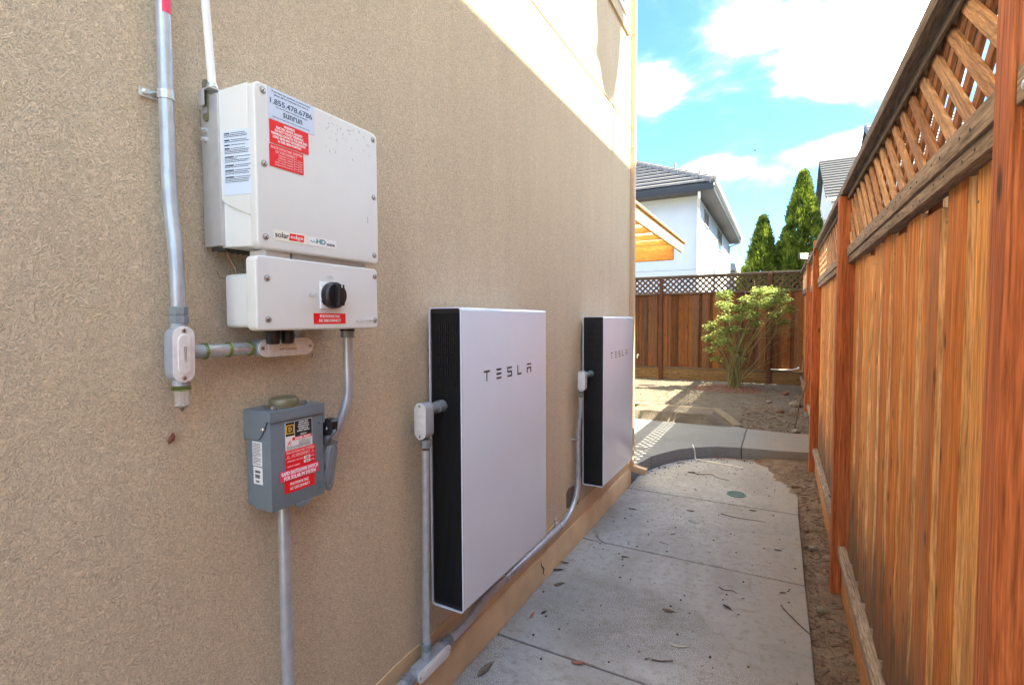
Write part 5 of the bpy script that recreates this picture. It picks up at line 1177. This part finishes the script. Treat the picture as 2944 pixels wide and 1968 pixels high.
scatter('bark_chips', 260, lambda rg: (lambda x, y: (x, y, soilz(x, y)))(rg.gauss(1.36, .09), rg.uniform(4.6, 5.80)), 'leafdry', (.006, .018), seed=14, chip=True)
bedp = lambda rg: (lambda x, y: (x, y, bedz(x, y)))(rg.uniform(-.5, 1.55), 6.95+3.8*rg.random()**1.3)
def bedok(rg):
    while True:
        p = bedp(rg)
        if p[0] > .75 or p[1] > 7.6: return p
scatter('gravel', 2600, bedok, 'pebble', (.004, .014), seed=5)
scatter('gravel', 700, bedok, 'kerb', (.006, .020), seed=15)
scatter('bark_chips', 380, lambda rg: (lambda x, y: (x, y, bedz(x, y)))(rg.uniform(.75, 1.5), rg.uniform(6.9, 7.8)), 'bark', (.008, .028), seed=6, chip=True)
scatter('bark_mulch', 900, lambda rg: (lambda a, r: (.38+math.cos(a)*r*1.25, 9.50+math.sin(a)*r*1.0, bedz(.38+math.cos(a)*r*1.25, 9.5+math.sin(a)*r)))(rg.uniform(0, 6.28), .46*rg.random()**.6), 'rbark', (.008, .026), seed=7, chip=True)
scatter('gravel', 900, lambda rg: (lambda x, y: (x, y, .24))(rg.uniform(-2.6, -.5), rg.uniform(7.6, 10.7)), 'pebble', (.005, .012), seed=8)
def pth(rg):
    while True:
        x, y = rg.uniform(.04, 1.33), 1.6+4.1*rg.random()**.7
        if y > 5.0+.8*min(1, x): continue
        return (x, y, .001)
scatter('leaf_litter', 150, pth, 'seed', (.0025, .0075), seed=9)
scatter('leaf_litter', 90, lambda rg: (lambda t: (curve[int(t)][0]+rg.gauss(0, .04)+.03, curve[int(t)][1]-.07-abs(rg.gauss(0, .06)), .001))(rg.uniform(1, 7.9)), 'seed', (.003, .010), seed=10)
scatter('leaf_litter', 110, pth, 'bark', (.003, .008), seed=19, chip=True)
scatter('white_grit', 40, pth, 'twigpale', (.002, .0045), seed=12)
# individual stones
for i, (x, y, z, r, m, lab) in enumerate([(1.386,4.044,-.01,.017,'bark','small dark stone on the soil beside the path, level with the third slab'), (1.368,3.752,-.01,.016,'bark','dark stone at the path edge beside a paler one'), (1.414,3.746,-.01,.022,'pebble','pale stone beside the dark one on the soil strip'),
        (1.483,3.618,-.01,.026,'kerb','rounded grey stone close against the fence foot'), (1.412,2.952,-.01,.026,'kerb','grey stone nearest the camera on the soil strip'), (1.343,4.985,.01,.030,'bark','brown lump of bark at the path edge near the far end'),
        (1.301,9.342,.25,.05,'bark','heap of dark clods in the bed near the back fence'), (1.212,7.603,.23,.055,'bark','reddish clod of soil in the front of the gravel bed'), (1.418,8.138,.25,.075,'pebble','largest pale rock in the bed beside the fence'), (1.076,8.347,.25,.035,'pebble','small pale stone in the middle of the gravel bed'), (1.395,6.95,.115,.040,'pebble','upright grey stone where the bed meets the patio')]):
    vs, fs = pebmesh(r, 2, i+5); mb = MB(); mb.add([Vector((x, y, z+r*.35))+Vector((v.x*1.15, v.y, v.z*.7)) for v in vs], fs); tag(mb.build('stone', m, org=(x, y, z)), lab, 'stone', 'loose stones')
# dry leaves lying on the path
def leaf(x, y, l, a, m, lab, z=.002, grp='dry leaves on the path', curl=.25):
    mb = MB(); n = 6; rows = []
    for i in range(n+1):
        t = i/n; w = .36*l*math.sin(math.pi*min(1, t*.95+.04))**.8; rows.append([(l*(t-.5), s_*w/2, curl*l*(.35*(abs(s_))+.5*(t-.5)**2)) for s_ in (-1, -.5, 0, .5, 1)])
    vs = [p for r_ in rows for p in r_]; fs = [(i*5+j, i*5+j+1, (i+1)*5+j+1, (i+1)*5+j) for i in range(n) for j in range(4)]
    rot = Matrix.Rotation(a, 3, 'Z'); mb.add([Vector((x, y, z))+rot@Vector(v) for v in vs], fs); mb.tube([Vector((x, y, z))+rot@Vector(p) for p in ((l*.45, 0, .002), (l*.75, .01*l, .003))], .0012, 4)
    tag(mb.build('dry_leaf', m, org=(x, y, z)), lab, 'leaf', grp)
for a in [(.105,1.758,.095,1.45,'kerb','flat grey leaf on the nearest slab close to the foundation'), (.442,1.985,.060,.4,'leafred','russet leaf curled on the nearest slab joint'), (.115,2.544,.060,.9,'leafdry','crumpled tan leaf near the foundation beside the sandy patch'), (.045,2.795,.045,.2,'leafdry','curled brown leaf against the foundation'), (.043,2.690,.055,.5,'seed','dark pointed leaf by the foundation just behind a curled brown one'),
          (.354,3.039,.040,.3,'seed','rounded dark leaf just short of the second joint'), (.713,2.570,.060,.1,'leafdry','brown curled leaf in the middle of the second slab'), (.977,2.746,.050,-.6,'seed','narrow dark leaf right of the path middle'), (.602,4.025,.050,.1,'leafdry','dark leaf in the centre of the fourth slab'), (1.032,4.258,.045,.2,'seed','dark leaf resting on the far joint'), (.191,3.851,.055,.0,'leafdry','brown leaf near the wall on the fourth slab'), (.561,3.528,.030,.7,'seed','small dark seed pod alone on the third slab'),
          (.457,5.058,.070,.5,'leafdry','ragged brown leaf left on the farthest slab'), (.152,2.259,.035,1.2,'seed','small dark leaf on the smooth patch of the second slab'), (.109,2.211,.045,1.6,'leafred','reddish leaf fragment by the foundation edge'), (1.206,3.594,.038,.0,'seed','dark leaf near the right edge of the third slab'), (1.231,3.036,.030,.4,'seed','dark leaf crumb at the right edge just before the second joint'), (.701,2.156,.026,.9,'kerb','small grey leaf bit beside a pale twig')]: leaf(*a)
def twig(pts, r, m, lab):
    mb = MB(); P = smoothpath([(x, y, z) for x, y, z in pts], 4); mb.tube(P, [r*(1-.5*i/(len(P)-1)) for i in range(len(P))], 6); tag(mb.build('twig', m, org=pts[0]), lab, 'twig', 'fallen twigs')
twig([(1.225,2.90,.004),(1.25,2.84,.006),(1.338,2.70,.004),(1.406,2.655,-.006),(1.441,2.575,-.008)], .0035, 'twig', 'long thin twig reaching from the path over the soil strip')
twig([(.72,2.157,.005),(.76,2.165,.006),(.804,2.194,.005)], .0045, 'twig', 'short straight dark twig nearest the camera on the path')
twig([(.777,2.303,.005),(.81,2.30,.007),(.851,2.328,.004)], .0045, 'twigpale', 'short pale peeled twig near the camera on the path')
twig([(.919,2.939,.004),(.95,2.915,.006),(.99,2.925,.008),(1.012,2.911,.004)], .003, 'twig', 'forked dark twig right of the middle of the second slab')
twig([(.819,4.078,.003),(.90,4.05,.005),(.983,4.048,.004),(1.06,4.055,.004),(1.131,4.051,.003)], .003, 'twig', 'long wavy twig across the fourth slab')
twig([(.09,3.29,.004),(.12,3.22,.008),(.15,3.19,.006),(.195,3.164,.004)], .0028, 'twig', 'thin crooked twig by the wall lying over a slab joint')
twig([(.44,5.06,.003),(.55,5.03,.006),(.635,5.06,.010),(.70,5.0,.006),(.81,4.963,.003)], .0045, 'twig', 'long dark twig on the farthest slab')
twig([(.60,5.705,.01),(.75,5.72,.02),(.90,5.735,.012),(1.084,5.75,.008)], .0045, 'rbark', 'reddish stick lying along the foot of the raised patio')
twig([(.505,3.36,.003),(.53,3.355,.004),(.57,3.345,.003)], .002, 'twig', 'tiny straight twig left of the middle of the third slab')
twig([(.62,3.83,.003),(.66,3.80,.004),(.70,3.80,.003)], .002, 'twig', 'small bent twig on the fourth slab beside the long wavy twig')
twig([(.835,5.41,.003),(.83,5.36,.006),(.86,5.33,.003)], .002, 'twig', 'small curled twig behind the drain grate')
stk = MB(); stk.tube([(1.38, 7.08, .11), (1.42, 7.07, .42), (1.508, 7.045, .74)], [.011, .010, .008], 7)
tag(stk.build('leaning_stick', 'twig', org=(1.38, 7.08, .11)), 'brown stick leaning against the far end of the side fence', 'stick')
tb = MB(); tb.tube(smoothpath([(.375,5.70,.124),(.395,5.61,.125),(.410,5.585,.10),(.418,5.575,.05),(.425,5.560,.012),(.48,5.54,.008)], 5)+[Vector((.66,5.50,.008)), Vector((.90,5.44,.008))], .0045, 8)
tag(tb.build('irrigation_pipe', 'tube', org=(.42, 5.56, 0)), 'thin white pipe bending down the kerb of the raised patio onto the path', 'pipe')
def grate(c, r, lab, ry=1.0):
    t = thing('drain_grate', lab, 'drain', c, 'green drain grates'); C_ = Vector(c)
    o = [(C_.x+r*math.cos(a), C_.y+r*ry*math.sin(a)) for a in [k*2*math.pi/28 for k in range(28)]]; i_ = [(C_.x+r*.86*math.cos(a), C_.y+r*ry*.86*math.sin(a)) for a in [k*2*math.pi/28 for k in range(28)]]
    MB().prism(i_, 'z', C_.z+.0005, C_.z+.0015).build('pit', 'dark', t, smooth=False)
    mb = MB(); n = 28; mb.add([(x, y, C_.z+.0005) for x, y in o]+[(x, y, C_.z+.006) for x, y in o]+[(x, y, C_.z+.006) for x, y in i_]+[(x, y, C_.z+.0005) for x, y in i_], sum([[(k, (k+1)%n, n+(k+1)%n, n+k), (n+k, n+(k+1)%n, 2*n+(k+1)%n, 2*n+k), (2*n+k, 2*n+(k+1)%n, 3*n+(k+1)%n, 3*n+k)] for k in range(n)], [])); mb.build('rim', 'grate', t)
    for j in range(-5, 6):
        q = j*r*.155; hl = math.sqrt(max(0, (r*.87)**2-q*q))
        MB().box((C_.x+q-.0022, C_.y-hl*ry, C_.z+.0016), (C_.x+q+.0022, C_.y+hl*ry, C_.z+.0055)).build('bar', 'grate', t, smooth=False)
    MB().box((C_.x-r*.85, C_.y-.004, C_.z+.0018), (C_.x+r*.85, C_.y+.004, C_.z+.0050)).build('bar', 'grate', t, smooth=False)
grate((.892, 4.602, .0), .078, 'round green drain grate set in the farthest path slab')
grate((.225, 7.27, .12), .060, 'small green drain grate on the raised patio by the bed kerb')
